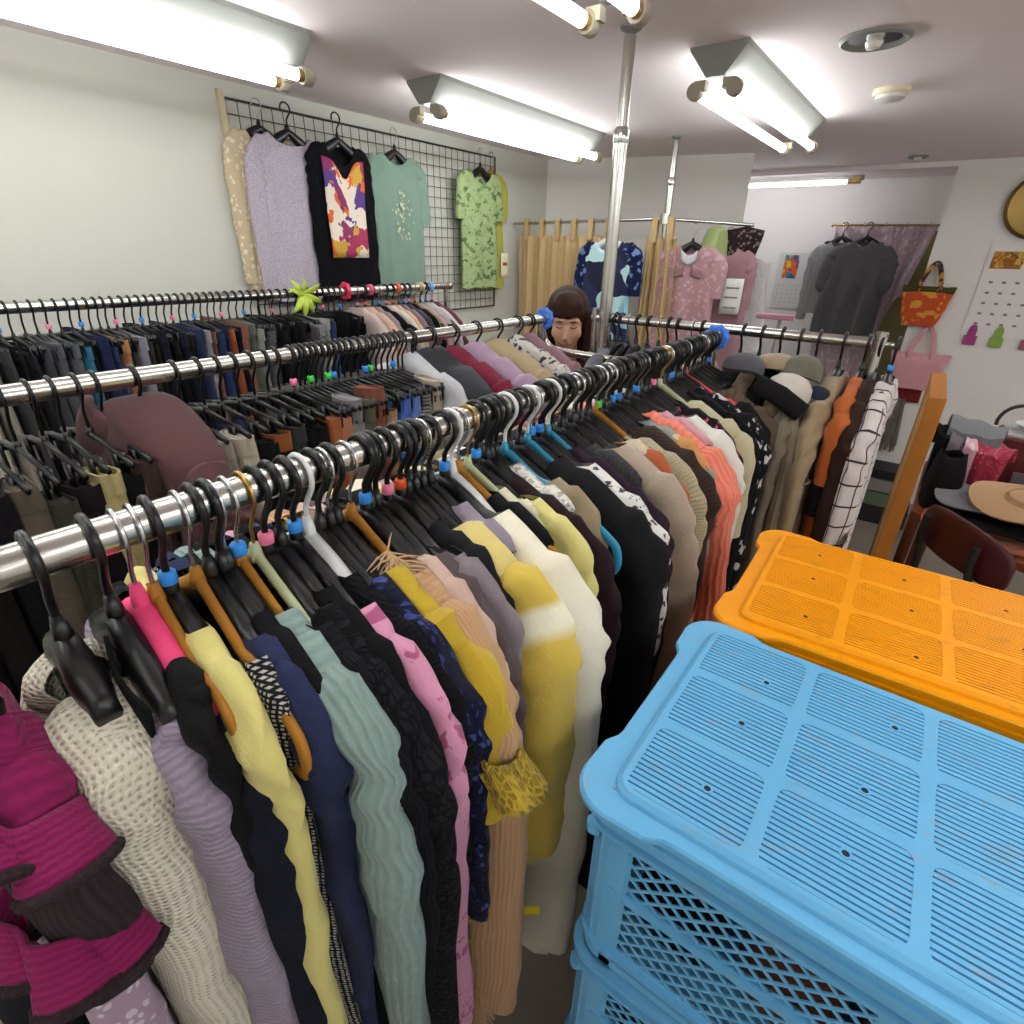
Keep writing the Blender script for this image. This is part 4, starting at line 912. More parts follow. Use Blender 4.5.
hd = MB(); hd.grid(lambda a, b: (.02 + .16*math.sin(b*PI*.5)*1.0, -.045*math.cos(a*PI), -.17 + .125*math.sin(a*PI)*math.cos(b*PI*.42) + .006*math.sin(a*9)), 14, 10); hd.build('hood', fab('#6f6a58', bump=.5), g, solid=.008)
m = MB()
for s in (-1, 1): m.tube(spline([(.20, s*.004, -.17), (.235, s*.026, -.22), (.262, s*.033, -.35), (.272, s*.034, -.55), (.27, s*.03, -.9)], 6), .017, 8)
m.build('fur_trim', fab('#7a705f', 'fur', '#918672', bump=1), g)
m = MB().grid(lambda a, b: (.252 + .02*b - .012, .05*(a - .5), -.24 - .62*b), 4, 8).build('dark_lining', fab('#17161a'), g, solid=.002)  # dark sheet painted as the shade inside the open front
g = rc(-.185, 'camel_coat', 'camel wool coat with broad cuffs', 'coat', fab('#9c8767', sheen=.4, bump=.3), S(w=.21, hem=-1.1, T=.026, w2=.225), S(length=.62, r=.05, rv=.03, out=.04))
MB().tube([(.232 + .031*math.cos(a), .0 + .031*math.sin(a), -.34) for a in [2*PI*k/20 for k in range(20)]], .003, 6, closed=True).build('cuff_seam', fab('#8a7757'), g)
MB().grid(lambda a, b: (.262 + .006*math.sin(a*PI), .03*(a - .5), -.42 - .4*b), 4, 8).build('dark_opening', fab('#17161a'), g, solid=.002)['label'] = 'dark gap between the coat edges'  # flat dark strip stands in for shade in the opening
g = rc(-.128, 'rust_jacket', 'rust orange jacket with a ruched sleeve', 'jacket', fab('#c0642c', bump=.5, rough=.6), S(w=.185, hem=-.8, T=.016), S(length=.2, r=.046, rv=.03, out=.02, wr=.008, taper=.85))
MB().tube(spline([(.206, 0, -.345), (.208, 0, -.39), (.205, 0, -.43)], 5), .032, 12, rv=.024).build('black_cuff', fab('#19191b'), g)
rc(-.098, 'brown_dress', 'dark reddish brown long dress', 'dress', fab('#34201b', rough=.6), S(w=.2, hem=-1.3, T=.02, w2=.24), S(length=.7, r=.04, rv=.025))
g = garment('plaid_coat', 'white coat with thin dark checks hanging at the end of the far rack', 'coat', fab('#d3cbc7', 'plaid', '#3a2a2c'), (-.062, 1.80, RZ), math.radians(-90), None, S(w=.195, hem=-1.05, T=.024, un=.05, w2=.23), S(length=.75, r=.05, rv=.032, out=.03))
MB().grid(lambda a, b: (.2 + .06*a, .03 - .055*b, -.45 - .5*a*0 - .55*b*0 - .5*b), 6, 12).build('tan_panel', fab('#a78d78', 'plaid', '#4a3530'), g, solid=.003)
hanger('blk', (-.062, 1.80, RZ), math.radians(-90), 'black hanger holding the white checked coat', 'hangers on the far rack', 'blue')
# caps laid over the coats' shoulders
def cap(name, label, x, y, z, r, h, mat, rot=(0, 0, 0), brim=None, sx=1):
    o = MB().lathe([(r, 0), (r*1.02, h*.25), (r*.93, h*.6), (r*.66, h*.88), (r*.3, h*.98), (0, h)], n=28).build(name, mat)
    for v in o.data.vertices: v.co.x *= sx; v.co += mnoise.noise_vector(v.co*18)*.004
    o.location = (x, y, z); o.rotation_euler = rot; tag(o, label, 'cap')
    if brim:
        MB().lathe([(r*.97, .012), (r*1.0, -.006), (r*brim, -.018), (r*brim, -.013), (r*1.0, 0)], n=28).build('brim', mat, o)
    return o
cap('felt_beret', 'grey felt beret at the left end of the coats on the far rack', -.395, 1.62, up(-.292), .055, .05, fab('#54545a', sheen=.5), (-.25, .15, .3))
cap('knit_beret', 'pale tan beret behind the white cap on the far rack', -.325, 1.70, up(-.29), .06, .045, fab('#a08c74', sheen=.5), (-.2, .1, .2))
o = cap('white_hat', 'white cap with a black band on the far rack', -.272, 1.625, up(-.345), .06, .062, fab('#cfc8bd'), (-.35, .3, .2))
MB().tube([(-.085, -.05, -.004), (-.02, -.066, -.012), (.05, -.06, -.03)], .026, 14, rv=.02).build('black_band', fab('#1c1b1d'), o)
cap('felt_hat', 'grey green felt cap behind the white cap on the far rack', -.258, 1.68, up(-.30), .052, .06, fab('#6d6a5c', sheen=.4), (-.3, .1, 0))
cap('navy_hat', 'small navy cap between the white cap and the camel coat', -.205, 1.66, up(-.345), .036, .035, fab('#2a3040'), (-.2, .2, 0))
# hooks of empty hangers on that rail
for i, x in enumerate((-.90, -.86, -.83, -.80, -.72, -.66, -.61)):
    hanger('blk' if i % 2 else 'wire', (x, 1.80, RZ), math.radians(-90 + random.uniform(-6, 6)), 'black hanger with nothing on it, left of the blue ring on the far rail', 'empty hangers on the far rail', None, w=.15)
for x, c, nm, cc in ((-.88, '#6d7078', 'bluish grey', 'top'), (-.76, '#8a8378', 'stone grey', 'top'), (-.69, '#3c3a3d', 'dark grey', 'top'), (-.58, '#b7a9a0', 'pale taupe', 'top')):
    rc(x, 'jersey_pullover', nm + ' top beside the blue ring', cc, fab(c), S(w=.16, hem=-.9, T=.02), S(length=.45, r=.036, rv=.024), hk='blk')

# ================================================================ alcove
t = thing('hanging_rod', 'thin brass rod across the alcove with jackets and a floral curtain', 'rod', (-.53, 5.42, up(.225)))
MB().tube([(-.33, 0, .004), (.38, 0, 0)], .008, 12).build('tube', M_brass, t)
for s in (-.33, .38): MB().lathe([(.008, -.008), (.014, -.006), (.014, .006), (.008, .008)], (s, 0, 0.002), 12, axis='X').build('end_cap', M_brass, t)
gry = fab('#5c5b5e', bump=.3)
AZ = up(.225)
garment('short_sleeved_jacket', 'dark grey short sleeved jacket in the alcove', 'jacket', gry, (-.60, 5.30, AZ - .02), math.radians(-4), None, S(w=.19, hem=-.83, T=.03, un=.05, neck=(.05, .01), w2=.225, amp=.014), S(length=.26, r=.055, rv=.03, out=.02, taper=1))
hanger('blk', (-.60, 5.42, AZ), math.radians(-4), 'black hanger over the dark grey jacket in the alcove', 'hangers in the alcove', w=.12)
garment('long_sleeved_jacket', 'light grey long sleeved jacket beside the dark grey one in the alcove', 'jacket', fab('#8b898a', bump=.3), (-.77, 5.36, AZ - .03), math.radians(-10), None, S(w=.155, hem=-.62, T=.025, un=.05, neck=(.05, .01), w2=.17), S(length=.55, r=.048, rv=.026, out=.02), sides=(-1, 1))
hanger('blk', (-.77, 5.42, AZ), math.radians(-10), 'black hanger over the light grey jacket in the alcove', 'hangers in the alcove', w=.12)
flp = fab('#c3abb5', 'floral', '#dccfd5', scale=.8)
o = MB().grid(lambda a, b: (lerp(-.84, -.17, a) + .05*b*(1-a) - .1*b*a, 5.47 + .02*math.sin(a*30 + b*3), AZ + .005 - lerp(1.5, .5, smooth01((a - .55)/.42))*b), 60, 24, uvfn=lambda a, b: (a*.9, -b*.9)).build('floral_curtain', flp, solid=.003); tag(o, 'pale pink floral curtain slanting across the back of the alcove', 'curtain')
for k in range(5): MB().tube([(-.78 + .14*k, 5.455, AZ - .01), (-.78 + .14*k, 5.43, AZ + .022), (-.78 + .14*k, 5.40, AZ)], .003, 6).build('curtain_hook', M_steel, o)
M_paper = solid('calendar_paper', '#dedbda', .85)
def ylines(mb, x0, x1, z0, z1, rows, cols, y, fill=.35, hgt=.25, rnd=random.Random(3)):
    for r in range(rows):
        for c in range(cols):
            cx = lerp(x0, x1, (c + .3)/cols); cz = lerp(z0, z1, (r + .3)/rows); w = (x1 - x0)/cols*fill; h = abs(z1 - z0)/rows*hgt
            mb.grid(lambda a, b: (cx + w*a, y, cz - h*b), 1, 1)
    return mb
t = thing('wall_calendar', 'white wall calendar with a colourful picture on the alcove back wall', 'calendar', (-1.12, 5.772, up(-.2)))
MB().box((0, 0, 0), (.32, .006, .46)).build('sheet', M_paper, t, smooth=False)
MB().grid(lambda a, b: (-.11 + .12*a, -.0045, .21 - .19*b), 10, 12, uvfn=lambda a, b: (a*.16, b*.22)).build('picture', multi('calendar_picture', ['#d8cf2c', '#2d8f9f', '#e0662a', '#7d2a7c', '#c9d66a', '#2f5d9e', '#d9a32e'], 22), t)
ylines(MB(), -.14, .14, -.02, -.2, 5, 7, -.0045).build('date_grid', solid('faint_ink', '#b9b8c0', .9), t)
t = thing('ticket_stand', 'small stand with a pink bar on top behind the far rack', 'stand', (-.545, 2.6, up(-.23)))
MB().box((0, 0, 0), (.15, .02, .022)).build('bar', solid('pink_bar', '#b77a8c', .5), t, bevel=.004)
MB().tube([(.02, 0, -.01), (.02, 0, -.55)], .007, 10).build('stem', solid('stem_grey', '#6d6668', .5), t)
MB().box((0, 0, -.56), (.2, .2, .02)).build('base', M_dark, t, bevel=.004)
# low counter with folded things seen under the far rail
t = thing('display_table', 'dark low display table behind the far rack', 'table', (-.55, 3.0, 0))
M_tab = solid('dark_wood', '#3a2a24', .5, var=.3, bscale=8)
MB().box((0, 0, 1.0), (.85, 1.15, .03)).build('tabletop', M_tab, t, bevel=.004)
for sx in (-1, 1):
    for sy in (-1, 1): MB().box((sx*.38, sy*.52, .49), (.05, .05, .98)).build('leg', M_tab, t)
rnd = random.Random(8)
for i, (c, nm) in enumerate((('#4a2230', 'wine red'), ('#6e2a50', 'purple print'), ('#2a2025', 'black'), ('#8d8580', 'pale grey'), ('#51313c', 'maroon'), ('#7a7480', 'lilac grey'))):
    x, y = -.86 + .125*i, 2.72 + .1*(i % 2)
    hh = .16 + .05*((i*7) % 3)
    o = MB().grid(lambda a, b: (.075*math.cos(2*PI*a)*math.sin(PI*(.02 + .96*b))**.5, .12*math.sin(2*PI*a)*math.sin(PI*(.02 + .96*b))**.5, hh*(.5 - .5*math.cos(PI*b)) + .008*math.sin(a*20 + b*9)), 28, 10).build('folded_sweater', fab(c, 'floral' if i == 1 else 'knit', '#c9a7bd' if i == 1 else None)); place(o, (x, y, 1.016), .2*i); tag(o, nm + ' folded sweater on the dark display table', 'sweater', 'sweaters on the display table')

# ================================================================ right-hand wall: bags, calendar, clock
WY = 4.965
def tote(name, label, x, z, w0, w1, h, mat, band=None, hw=.06, hh=.13, hmat=None, round_=.0):
    t = thing(name, label, 'bag', (x, WY - .045, z))
    def fn(a, b):
        ang = 2*PI*a; w = lerp(w0, w1, b)*(1 - round_*max(0, b - .55)**2*3); c = math.cos(ang)
        dep = .036*(1 - .4*b) * (.35 + .65*smooth01(b*3))
        return (w/2*math.copysign(abs(c)**.6, c), dep*math.sin(ang), -h*b - (.0 if b < .99 else 0) + .004*math.sin(ang*3))
    body = MB().grid(fn, 36, 12, uvfn=lambda a, b: (a*w0*2, -b*h)); k = len(body.v); body.f.append(tuple(range(12*37, 12*37 + 36))); body.mi.append(0)
    body.build('body', mat, t)
    if band: MB().grid(lambda a, b: tuple(Vector(fn(a, b*.14)) * 1.0 + Vector((0, .002*math.copysign(1, math.sin(2*PI*a)), .002))), 36, 3).build('top_band', band, t, solid=.004)
    for s in (-1, 1):
        MB().tube(spline([(-hw, s*.022, -.03), (-hw*.9, s*.02, .03), (-hw*.45, s*.01 + .012, hh*.8), (0, .03, hh), (hw*.45, s*.01 + .012, hh*.8), (hw*.9, s*.02, .03), (hw, s*.022, -.03)], 5), .014, 8, rv=.004).build('handle', hmat or mat, t)
    MB().tube([(0, .045, hh - .012), (0, .02, hh - .01), (0, .012, hh - .002)], .003, 6).build('wall_hook', M_steel, t)
    return t
tote('embroidered_bag', 'orange flower patterned handbag with a dark green top hanging on the wall', -.095, up(-.17), .30, .22, .25, fab('#c9532a', 'floral', '#d99a3e', scale=.45), fab('#4a4a24'), .06, .15, multi('strap_print', ['#3a3a22', '#c98f2e', '#2b2a3a', '#8c3a22'], 30), .25)
tote('pink_tote_bag', 'plain pale pink tote bag hanging below the orange handbag', -.02, up(-.60), .36, .24, .25, fab('#dfa3ac', bump=.25), None, .07, .17, fab('#dfa3ac', bump=.25), .3)
o = MB().grid(lambda a, b: (.24*(a - .5), -.012*math.sin(a*PI) + .004*math.sin(a*14), -.11*b - .02*a), 16, 8).build('red_pouch', fab('#7a1f27', bump=.5), solid=.012); place(o, (-.06, WY - .02, up(-.82))); tag(o, 'dark red cloth pouch peeking out under the pink tote bag', 'pouch')
m = MB(); rnd = random.Random(4)
for k in range(46):
    x, y = rnd.uniform(-.045, .045), rnd.uniform(-.012, .012); m.tube([(x*.5, y*.5, 0), (x*.9, y, -.15), (x*1.1 + rnd.uniform(-.012, .012), y + rnd.uniform(-.01, .01), -.36 + rnd.uniform(-.05, .03))], .0045, 5)
o = m.build('tassel_scarf', fab('#6e6660', 'fur', '#8a827b')); place(o, (-.045, WY - .03, up(-.93))); tag(o, 'grey stringy tassel scarf hanging under the red pouch', 'scarf')
t = thing('wall_calendar', 'large month calendar on the wall at the edge of the view', 'calendar', (.42, WY - .002, up(-.2)), 0)
MB().box((0, 0, -.0), (.52, .008, .52)).build('sheet', solid('warm_paper', '#efeae8', .85), t, smooth=False)
MB().grid(lambda a, b: (-.235 + .16*a, -.0062, .255 - .1*b), 8, 6, uvfn=lambda a, b: (a*.16, b*.1)).build('picture', multi('autumn_picture', ['#c98f2e', '#a5682a', '#d9b04e', '#8c5a2e'], 26), t)
ylines(MB(), -.23, .24, .10, -.22, 5, 7, -.0062, .3, .2).build('date_grid', solid('plum_ink', '#8f7a86', .9), t)
for x, c, nm in ((-.20, '#a33a7c', 'magenta'), (-.06, '#8fb04a', 'green'), (.10, '#a5626a', 'dull rose')):
    o = MB().box((0, 0, .02), (.045, .014, .05)).box((0, 0, -.03), (.07, .012, .06)).lathe([(0, -.012), (.02, -.008), (.02, .008), (0, .012)], (0, 0, .05), 10, axis='Y').build('clip_charm', solid('charm_' + nm, c, .6), bevel=.003); place(o, (.42 + x, WY - .0132, up(-.46))); tag(o, nm + ' little charm clipped to the bottom of the month calendar', 'charm', 'charms under the month calendar')
t = thing('wall_clock', 'round brass rimmed wall clock cut off by the edge of the view', 'clock', (.345, WY - .004, up(.315)))
MB().lathe([(.19, 0), (.195, -.02), (.175, -.035), (.155, -.03)], n=40, axis='Y').build('rim', solid('old_brass', '#8f7440', .35, .8), t)
MB().lathe([(.158, -.02), (0, -.021)], n=40, axis='Y').build('face', solid('clock_face', '#cfc3a4', .6), t)
m = MB()
for a, l in ((2.2, .085), (.7, .12)): m.tube([(0, -.026, 0), (l*math.cos(a), -.026, l*math.sin(a))], .004, 6)
m.build('hands', M_blk, t)
# dark boxes low by the wall, left of the wooden board
for i, (x, z, w, h, c, nm, tp) in enumerate(((.02, .40, .34, .06, '#19181a', 'black', 1), (.03, .30, .30, .09, '#8d8a88', 'silver grey', 0), (.04, .19, .32, .10, '#6c8068', 'grey green', 0), (.05, .05, .34, .14, '#2a2728', 'charcoal', 0))):
    o = MB().box((0, 0, h/2), (w, .26, h)).box((0, -.131, h*.55), (w*.5, .004, h*.25)).build('storage_box', solid('box_' + nm.replace(' ', '_'), c, .5), bevel=.006); place(o, (x, 4.72, z - .05)); tag(o, nm + ' box in the stack on the floor under the tassel scarf', 'box', 'stacked boxes by the wall')

# ================================================================ wooden board, desk, chair
M_pine = solid('orange_pine', '#c27a2a', .5, var=.35, bscale=14)
t = thing('wooden_panel', 'orange pine panel standing upright, seen edge on beside the desk', 'panel', (.066, 2.42, 0), math.radians(.8))
fr = MB()
fr.box((0, -.30, .71), (.045, .05, 1.42)).build('front_post', M_pine, t, smooth=False, bevel=.003)
MB().box((0, .16, .71), (.045, .05, 1.42)).build('rear_post', M_pine, t, smooth=False, bevel=.003)
MB().box((0, -.07, 1.395), (.045, .41, .05)).build('top_bar', M_pine, t, smooth=False, bevel=.003)
MB().box((0, -.07, .1), (.045, .41, .05)).build('bottom_bar', M_pine, t, smooth=False, bevel=.003)
MB().box((0, -.07, .745), (.038, .41, 1.25)).build('board', solid('pale_pine', '#c99a58', .55, var=.2, bscale=12), t, smooth=False)
M_cherry = solid('cherry_top', '#8a4526', .4, var=.3, bscale=10)
t = thing('desk', 'reddish wooden desk covered with hats and clothes', 'desk', (.62, 3.02, 0))
pl = [(-.48, -.30)] + [( -.48 + .02, .5), (.7, .5), (.7, -.62), (.05, -.62), (-.12, -.60), (-.28, -.52), (-.37, -.42)]
MB().prism(pl, .80, .835).build('tabletop', M_cherry, t, smooth=False, bevel=.005)
for x, y in ((-.42, .44), (.64, .44), (.64, -.55), (-.40, -.12)): MB().box((x, y, .40), (.05, .05, .80)).build('leg', M_cherry, t)
burg = solid('burgundy_vinyl', '#4a141c', .42, bump=.15, bscale=90)
t = thing('dining_chair', 'dining chair with a curved burgundy backrest and patterned seat', 'chair', (.32, 2.375, 0), math.radians(-56))
# local: the back is at -y, the chair faces +y
MB().grid(lambda a, b: (.215*(2*a - 1)*(1 - .12*abs(2*b - 1)**4), -.02 - .05*(1 - (2*a - 1)**2), .815 + .145*b*(1) - .02*(2*a - 1)**4 + (.02*(1 - (2*a-1)**2) if b > .5 else 0)), 24, 8).build('backrest', burg, t, solid=.022)
seatm = fab('#b9a684', 'leaf', '#5a2430', scale=.7)
MB().prism([(.2*math.copysign(abs(math.cos(a))**.6, math.cos(a)), .2 + .2*math.copysign(abs(math.sin(a))**.6, math.sin(a))) for a in [2*PI*i/40 for i in range(40)]], .45, .50).build('seat', seatm, t, bevel=.012)
for x in (-.17, .17):
    MB().tube([(x*.75, -.088, .93), (x*.75, -.088, .86), (x*.85, -.05, .70), (x, -.012, .46), (x, -.02, 0)], .013, 10).build('rear_leg', M_dark, t)
    MB().tube([(x, .36, .46), (x, .38, 0)], .013, 10).build('front_leg', M_dark, t)
# heap on the desk
def hat(name, label, loc, r, brim, h, mat, rot=(0, 0, 0), band=None):
    o = MB().lathe([(brim, -.002), (brim, .003), (r*1.15, .012), (r*1.02, .03), (r*.95, h*.8), (r*.7, h), (0, h*.97)], n=36).build(name, mat); o.location = loc; o.rotation_euler = rot
    for v in o.data.vertices:
        d = math.hypot(v.co.x, v.co.y)
        v.co.z += .012*math.sin(3*math.atan2(v.co.y, v.co.x))*smooth01((d - r)/(brim - r + 1e-4))
    tag(o, label, 'hat')
    if band: MB().lathe([(r*1.04, .014), (r*1.05, .016), (r*1.0, .045), (r*.98, .045)], n=30).build('hat_band', band, o)
    return o
hat('orange_hat', 'orange felt hat lying flat, lowest of the hats on the desk', (.37, 2.64, .845), .085, .20, .045, fab('#b3582c', sheen=.4))
hat('black_hat', 'black wide brimmed hat under the straw hat on the desk', (.41, 2.68, .895), .085, .19, .03, fab('#151416', sheen=.3), (.06, .05, 0))
hat('grey_hat', 'grey felt hat between the black hat and the straw hat', (.36, 2.75, .93), .085, .17, .03, fab('#77757a', sheen=.3), (.05, .0, 0))
hat('straw_hat', 'tan straw hat with a pale rim on top of the hats on the desk', (.49, 2.70, .968), .08, .20, .03, fab('#bf9a74', 'knit', '#a9825d', rough=.8), (.10, -.04, .2))
def drape(name, label, cat, loc, rz, mat, w, drop, depth, amp=.007, folds=2.2, back=.3, ph=0):
    def fn(a, b):
        x = w*(a - .5)*(1 - .25*b); t = b*(drop + depth + drop*back)
        if t < drop*back: y, z = depth, -drop*back + t
        elif t < drop*back + depth: y, z = depth - (t - drop*back), .02*math.sin((t - drop*back)/depth*PI)
        else: y, z = -.012 - .03*((t - drop*back - depth)/drop), -(t - drop*back - depth)*(1 - .25*a)
        return (x, y + amp*math.sin(a*folds*2*PI + ph), z + amp*.5*math.sin(a*folds*2*PI + ph + 1) + .012*math.sin(b*5 + a*3))
    o = MB().grid(fn, 44, 26, uvfn=lambda a, b: (a*w, -b*(drop + depth))).build(name, mat, solid=.006); place(o, loc, rz); return tag(o, label, cat)
t = thing('storage_box', 'dark box on the desk loaded with draped clothes beside the pine panel', 'box', (.25, 3.08, .8355))
MB().box((0, 0, .118), (.20, .14, .235)).build('body', solid('stand_dark', '#262124', .7), t, bevel=.02)
drape('grey_scarf', 'grey knitted scarf draped over the clothes heap at the desk', 'scarf', (.27, 3.0, up(-.66)), math.radians(-4), fab('#7d7d80', 'knit', '#69696c'), .22, .20, .16)
drape('dark_coat', 'black coat hanging down the left of the clothes heap at the desk', 'coat', (.19, 2.99, up(-.695)), math.radians(10), fab('#1b1719'), .11, .255, .14, .006)
drape('mauve_shawl', 'greyish mauve shawl between the black coat and the pink cloth', 'shawl', (.235, 2.965, up(-.70)), math.radians(0), fab('#766c76'), .10, .25, .14, .006)
drape('pink_cloth', 'pale pink cloth hanging at the front of the heap', 'cloth', (.285, 2.955, up(-.71)), 0, fab('#d6a8b4', 'floral', '#e6ccd2'), .09, .25, .12, .005)
drape('crimson_satin', 'shiny crimson satin scarf falling under the grey scarf', 'scarf', (.335, 2.945, up(-.72)), math.radians(-12), fab('#a02a42', 'dots', '#c4546a', rough=.4), .15, .20, .12, .008, 2)
o = MB().grid(lambda a, b: (.06*math.copysign(abs(math.cos(2*PI*a))**.6, math.cos(2*PI*a))*(1 - .25*b**3), .10*math.copysign(abs(math.sin(2*PI*a))**.6, math.sin(2*PI*a))*(1 - .5*b**3), .23*b + .006*math.sin(a*30 + b*8)), 32, 12).build('cloth_bag', fab('#1d181b'), solid=.004); place(o, (.215, 2.86, .8365), .1); tag(o, 'black cloth bag standing at the left edge of the desk', 'bag')  # dark shape added where the black coat falls
t = thing('cash_box', 'low dark red box with white things on top at the back of the desk', 'box', (.56, 3.30, .836))
MB().box((0, 0, .13), (.36, .26, .26)).build('body', solid('oxblood', '#6d2426', .45), t, bevel=.008)
MB().box((0, -.005, .268), (.34, .24, .014)).build('lid', solid('dull_white', '#b9b7b4', .5), t, bevel=.004)
m = MB().lathe([(0, 0), (.07, .002), (.10, .03), (.105, .034), (.07, .012), (0, .01)], n=28); o = m.build('white_dish', solid('porcelain', '#cfd2d2', .2)); place(o, (.52, 3.28, .836 + .276)); tag(o, 'white dish on top of the dark red box', 'dish')
m = MB().tube([(.1*math.cos(a), .1*math.sin(a), .006) for a in [PI*i/14 for i in range(15)]], .008, 8); o = m.build('hair_band', M_blk); place(o, (.45, 3.32, 1.118), .4); o.rotation_euler = (1.1, 0, .2); tag(o, 'black hair band standing behind the white dish', 'hair band')
o = MB().box((0, 0, .07), (.22, .012, .14)).build('grey_folder', solid('folder_grey', '#6b6768', .5), bevel=.003); place(o, (.62, 2.86, .99)); o.location = (.56, 3.08, .836); tag(o, 'grey folder standing on the desk in front of the dark red box', 'folder')
# ================================================================ plastic crates
def crate_plastic(key, c, scuff):
    m, nt, b = _new(key); L = nt.links.new
    b.inputs['Roughness'].default_value = .42; b.inputs['Specular IOR Level'].default_value = .25
    b.inputs['Subsurface Weight'].default_value = .0
    tc = N(nt, 'ShaderNodeTexCoord'); mp = N(nt, 'ShaderNodeMapping'); mp.inputs['Scale'].default_value = (6, 14, 6)
    nz = N(nt, 'ShaderNodeTexNoise', Scale=4, Detail=8, Roughness=.75)
    L(tc.outputs['Object'], mp.inputs[0]); L(mp.outputs[0], nz.inputs['Vector'])
    r = N(nt, 'ShaderNodeMapRange'); r.inputs[1].default_value = .55; r.inputs[2].default_value = .70; r.inputs[4].default_value = .6
    L(nz.outputs['Fac'], r.inputs[0])
    mx = N(nt, 'ShaderNodeMix', data_type='RGBA'); mx.inputs[6].default_value = lin(c); mx.inputs[7].default_value = lin(scuff)
    L(r.outputs[0], mx.inputs[0]); L(mx.outputs[2], b.inputs['Base Color'])
    n2 = N(nt, 'ShaderNodeTexNoise', Scale=180, Detail=3); L(tc.outputs['Object'], n2.inputs['Vector'])
    bp = N(nt, 'ShaderNodeBump', Strength=.08, Distance=.001); L(n2.outputs['Fac'], bp.inputs['Height']); L(bp.outputs[0], b.inputs['Normal'])
    return m
LA, LB = .279, .176
def rrect(a, b, r, n=6, cx=0, cy=0):
    P = []
    for (sx, sy, a0) in ((1, 1, 0), (-1, 1, 90), (-1, -1, 180), (1, -1, 270)):
        for k in range(n + 1):
            an = math.radians(a0 + 90*k/n); P.append((cx + sx*(a - r) + r*math.cos(an), cy + sy*(b - r) + r*math.sin(an)))
    return P
def ears(a, b, e=.012, r=.042):
    """Rounded rectangle with a bulging ear at every corner."""
    q = []
    cxx, cyy = a + e - r, b + e - r
    q = [(a, b - .095), (a + e*.15, b - .085), (a + e*.85, b - .070)]
    q += [(cxx + r*math.cos(math.radians(t)), cyy + r*math.sin(math.radians(t))) for t in range(0, 91, 15)]
    q += [(a - .070, b + e*.85), (a - .085, b + e*.15), (a - .095, b)]
    P = list(q)
    P += [(-x, y) for x, y in q[::-1]]; P += [(-x, -y) for x, y in q]; P += [(x, -y) for x, y in q[::-1]]
    return P
def plate_with_holes(outer, holes, z0, z1):
    cu = bpy.data.curves.new('tmp', 'CURVE'); cu.dimensions = '2D'; cu.fill_mode = 'BOTH'; cu.extrude = (z1 - z0)/2
    for P in [outer] + holes:
        s = cu.splines.new('POLY'); s.points.add(len(P) - 1); s.use_cyclic_u = True
        for p, (x, y) in zip(s.points, P): p.co = (x, y, 0, 1)
    o = bpy.data.objects.new('tmp', cu); COL.objects.link(o)
    dg = bpy.context.evaluated_depsgraph_get(); dg.update()
    me = bpy.data.meshes.new_from_object(o.evaluated_get(dg))
    V = [(v.co.x, v.co.y, v.co.z + (z0 + z1)/2) for v in me.vertices]; F = [tuple(p.vertices) for p in me.polygons]
    bpy.data.objects.remove(o); bpy.data.curves.remove(cu); bpy.data.meshes.remove(me)
    return V, F
def loft_rings(m, rings, cap0=False, cap1=False):
    n = len(rings[0]); V = [p for r in rings for p in r]; F = []
    for j in range(len(rings) - 1):
        for k in range(n): F.append((j*n+k, j*n+(k+1) % n, (j+1)*n+(k+1) % n, (j+1)*n+k))
    if cap0: F.append(tuple(range(n))[::-1])
    if cap1: F.append(tuple((len(rings)-1)*n + k for k in range(n)))
    m.add(V, F)
PXP, PYP = .1255, .106       # pitch of the ribbed panels
def make_lid(mat):
    m = MB(); O = ears(LA, LB)
    sc2 = lambda P, s, z: [(x*s, y*(1 - (1 - s)*LA/LB), z) for x, y in P]
    loft_rings(m, [sc2(O, .985, -.010), sc2(O, 1.0, -.008), sc2(O, 1.0, -.003), sc2(O, .992, .0)])
    inner = rrect(LA - .024, LB - .024, .028)
    V, F = plate_with_holes([(x*.992, y*(1 - .008*LA/LB)) for x, y in O], [inner], -.0035, 0); m.add(V, F)
    holes = []
    for i in range(4):
        for j in range(3): holes.append(rrect(.0562, .0465, .011, 4, (i - 1.5)*PXP, (j - 1)*PYP*.985))
    top = rrect(LA - .028, LB - .02, .019)
    V, F = plate_with_holes(top, holes, -.001, .0085); m.add(V, F)
    loft_rings(m, [[(x, y, -.001) for x, y in rrect(LA - .022, LB - .014, .023)], [(x, y, .0045) for x, y in rrect(LA - .0235, LB - .0155, .022)], [(x, y, .0085) for x, y in top]])
    m.box((0, 0, -.0005), (2*LA - .05, 2*LB - .04, .003))
    for h in range(12):                                    # ribs inside each panel
        i, j = divmod(h, 3); cx, cy = (i - 1.5)*PXP, (j - 1)*PYP*.985
        n = 14; pitch = .093/n
        for k in range(n):
            y = -.0465 + pitch*(k + .5); d = max(0, abs(y) - (.0465 - .011)); hw = .0562 - (.011 - math.sqrt(max(0, .011**2 - d*d)))
            m.box((cx, cy + y, .0039), (2*hw + .001, pitch*.66, .0076))
    sk = rrect(LA - .004, LB - .004, .03)
    loft_rings(m, [[(x, y, -.004) for x, y in sk], [(x*1.004, y*1.006, -.034) for x, y in sk], [(x*.995, y*.992, -.034) for x, y in sk], [(x*.99, y*.985, -.004) for x, y in sk]])
    return m
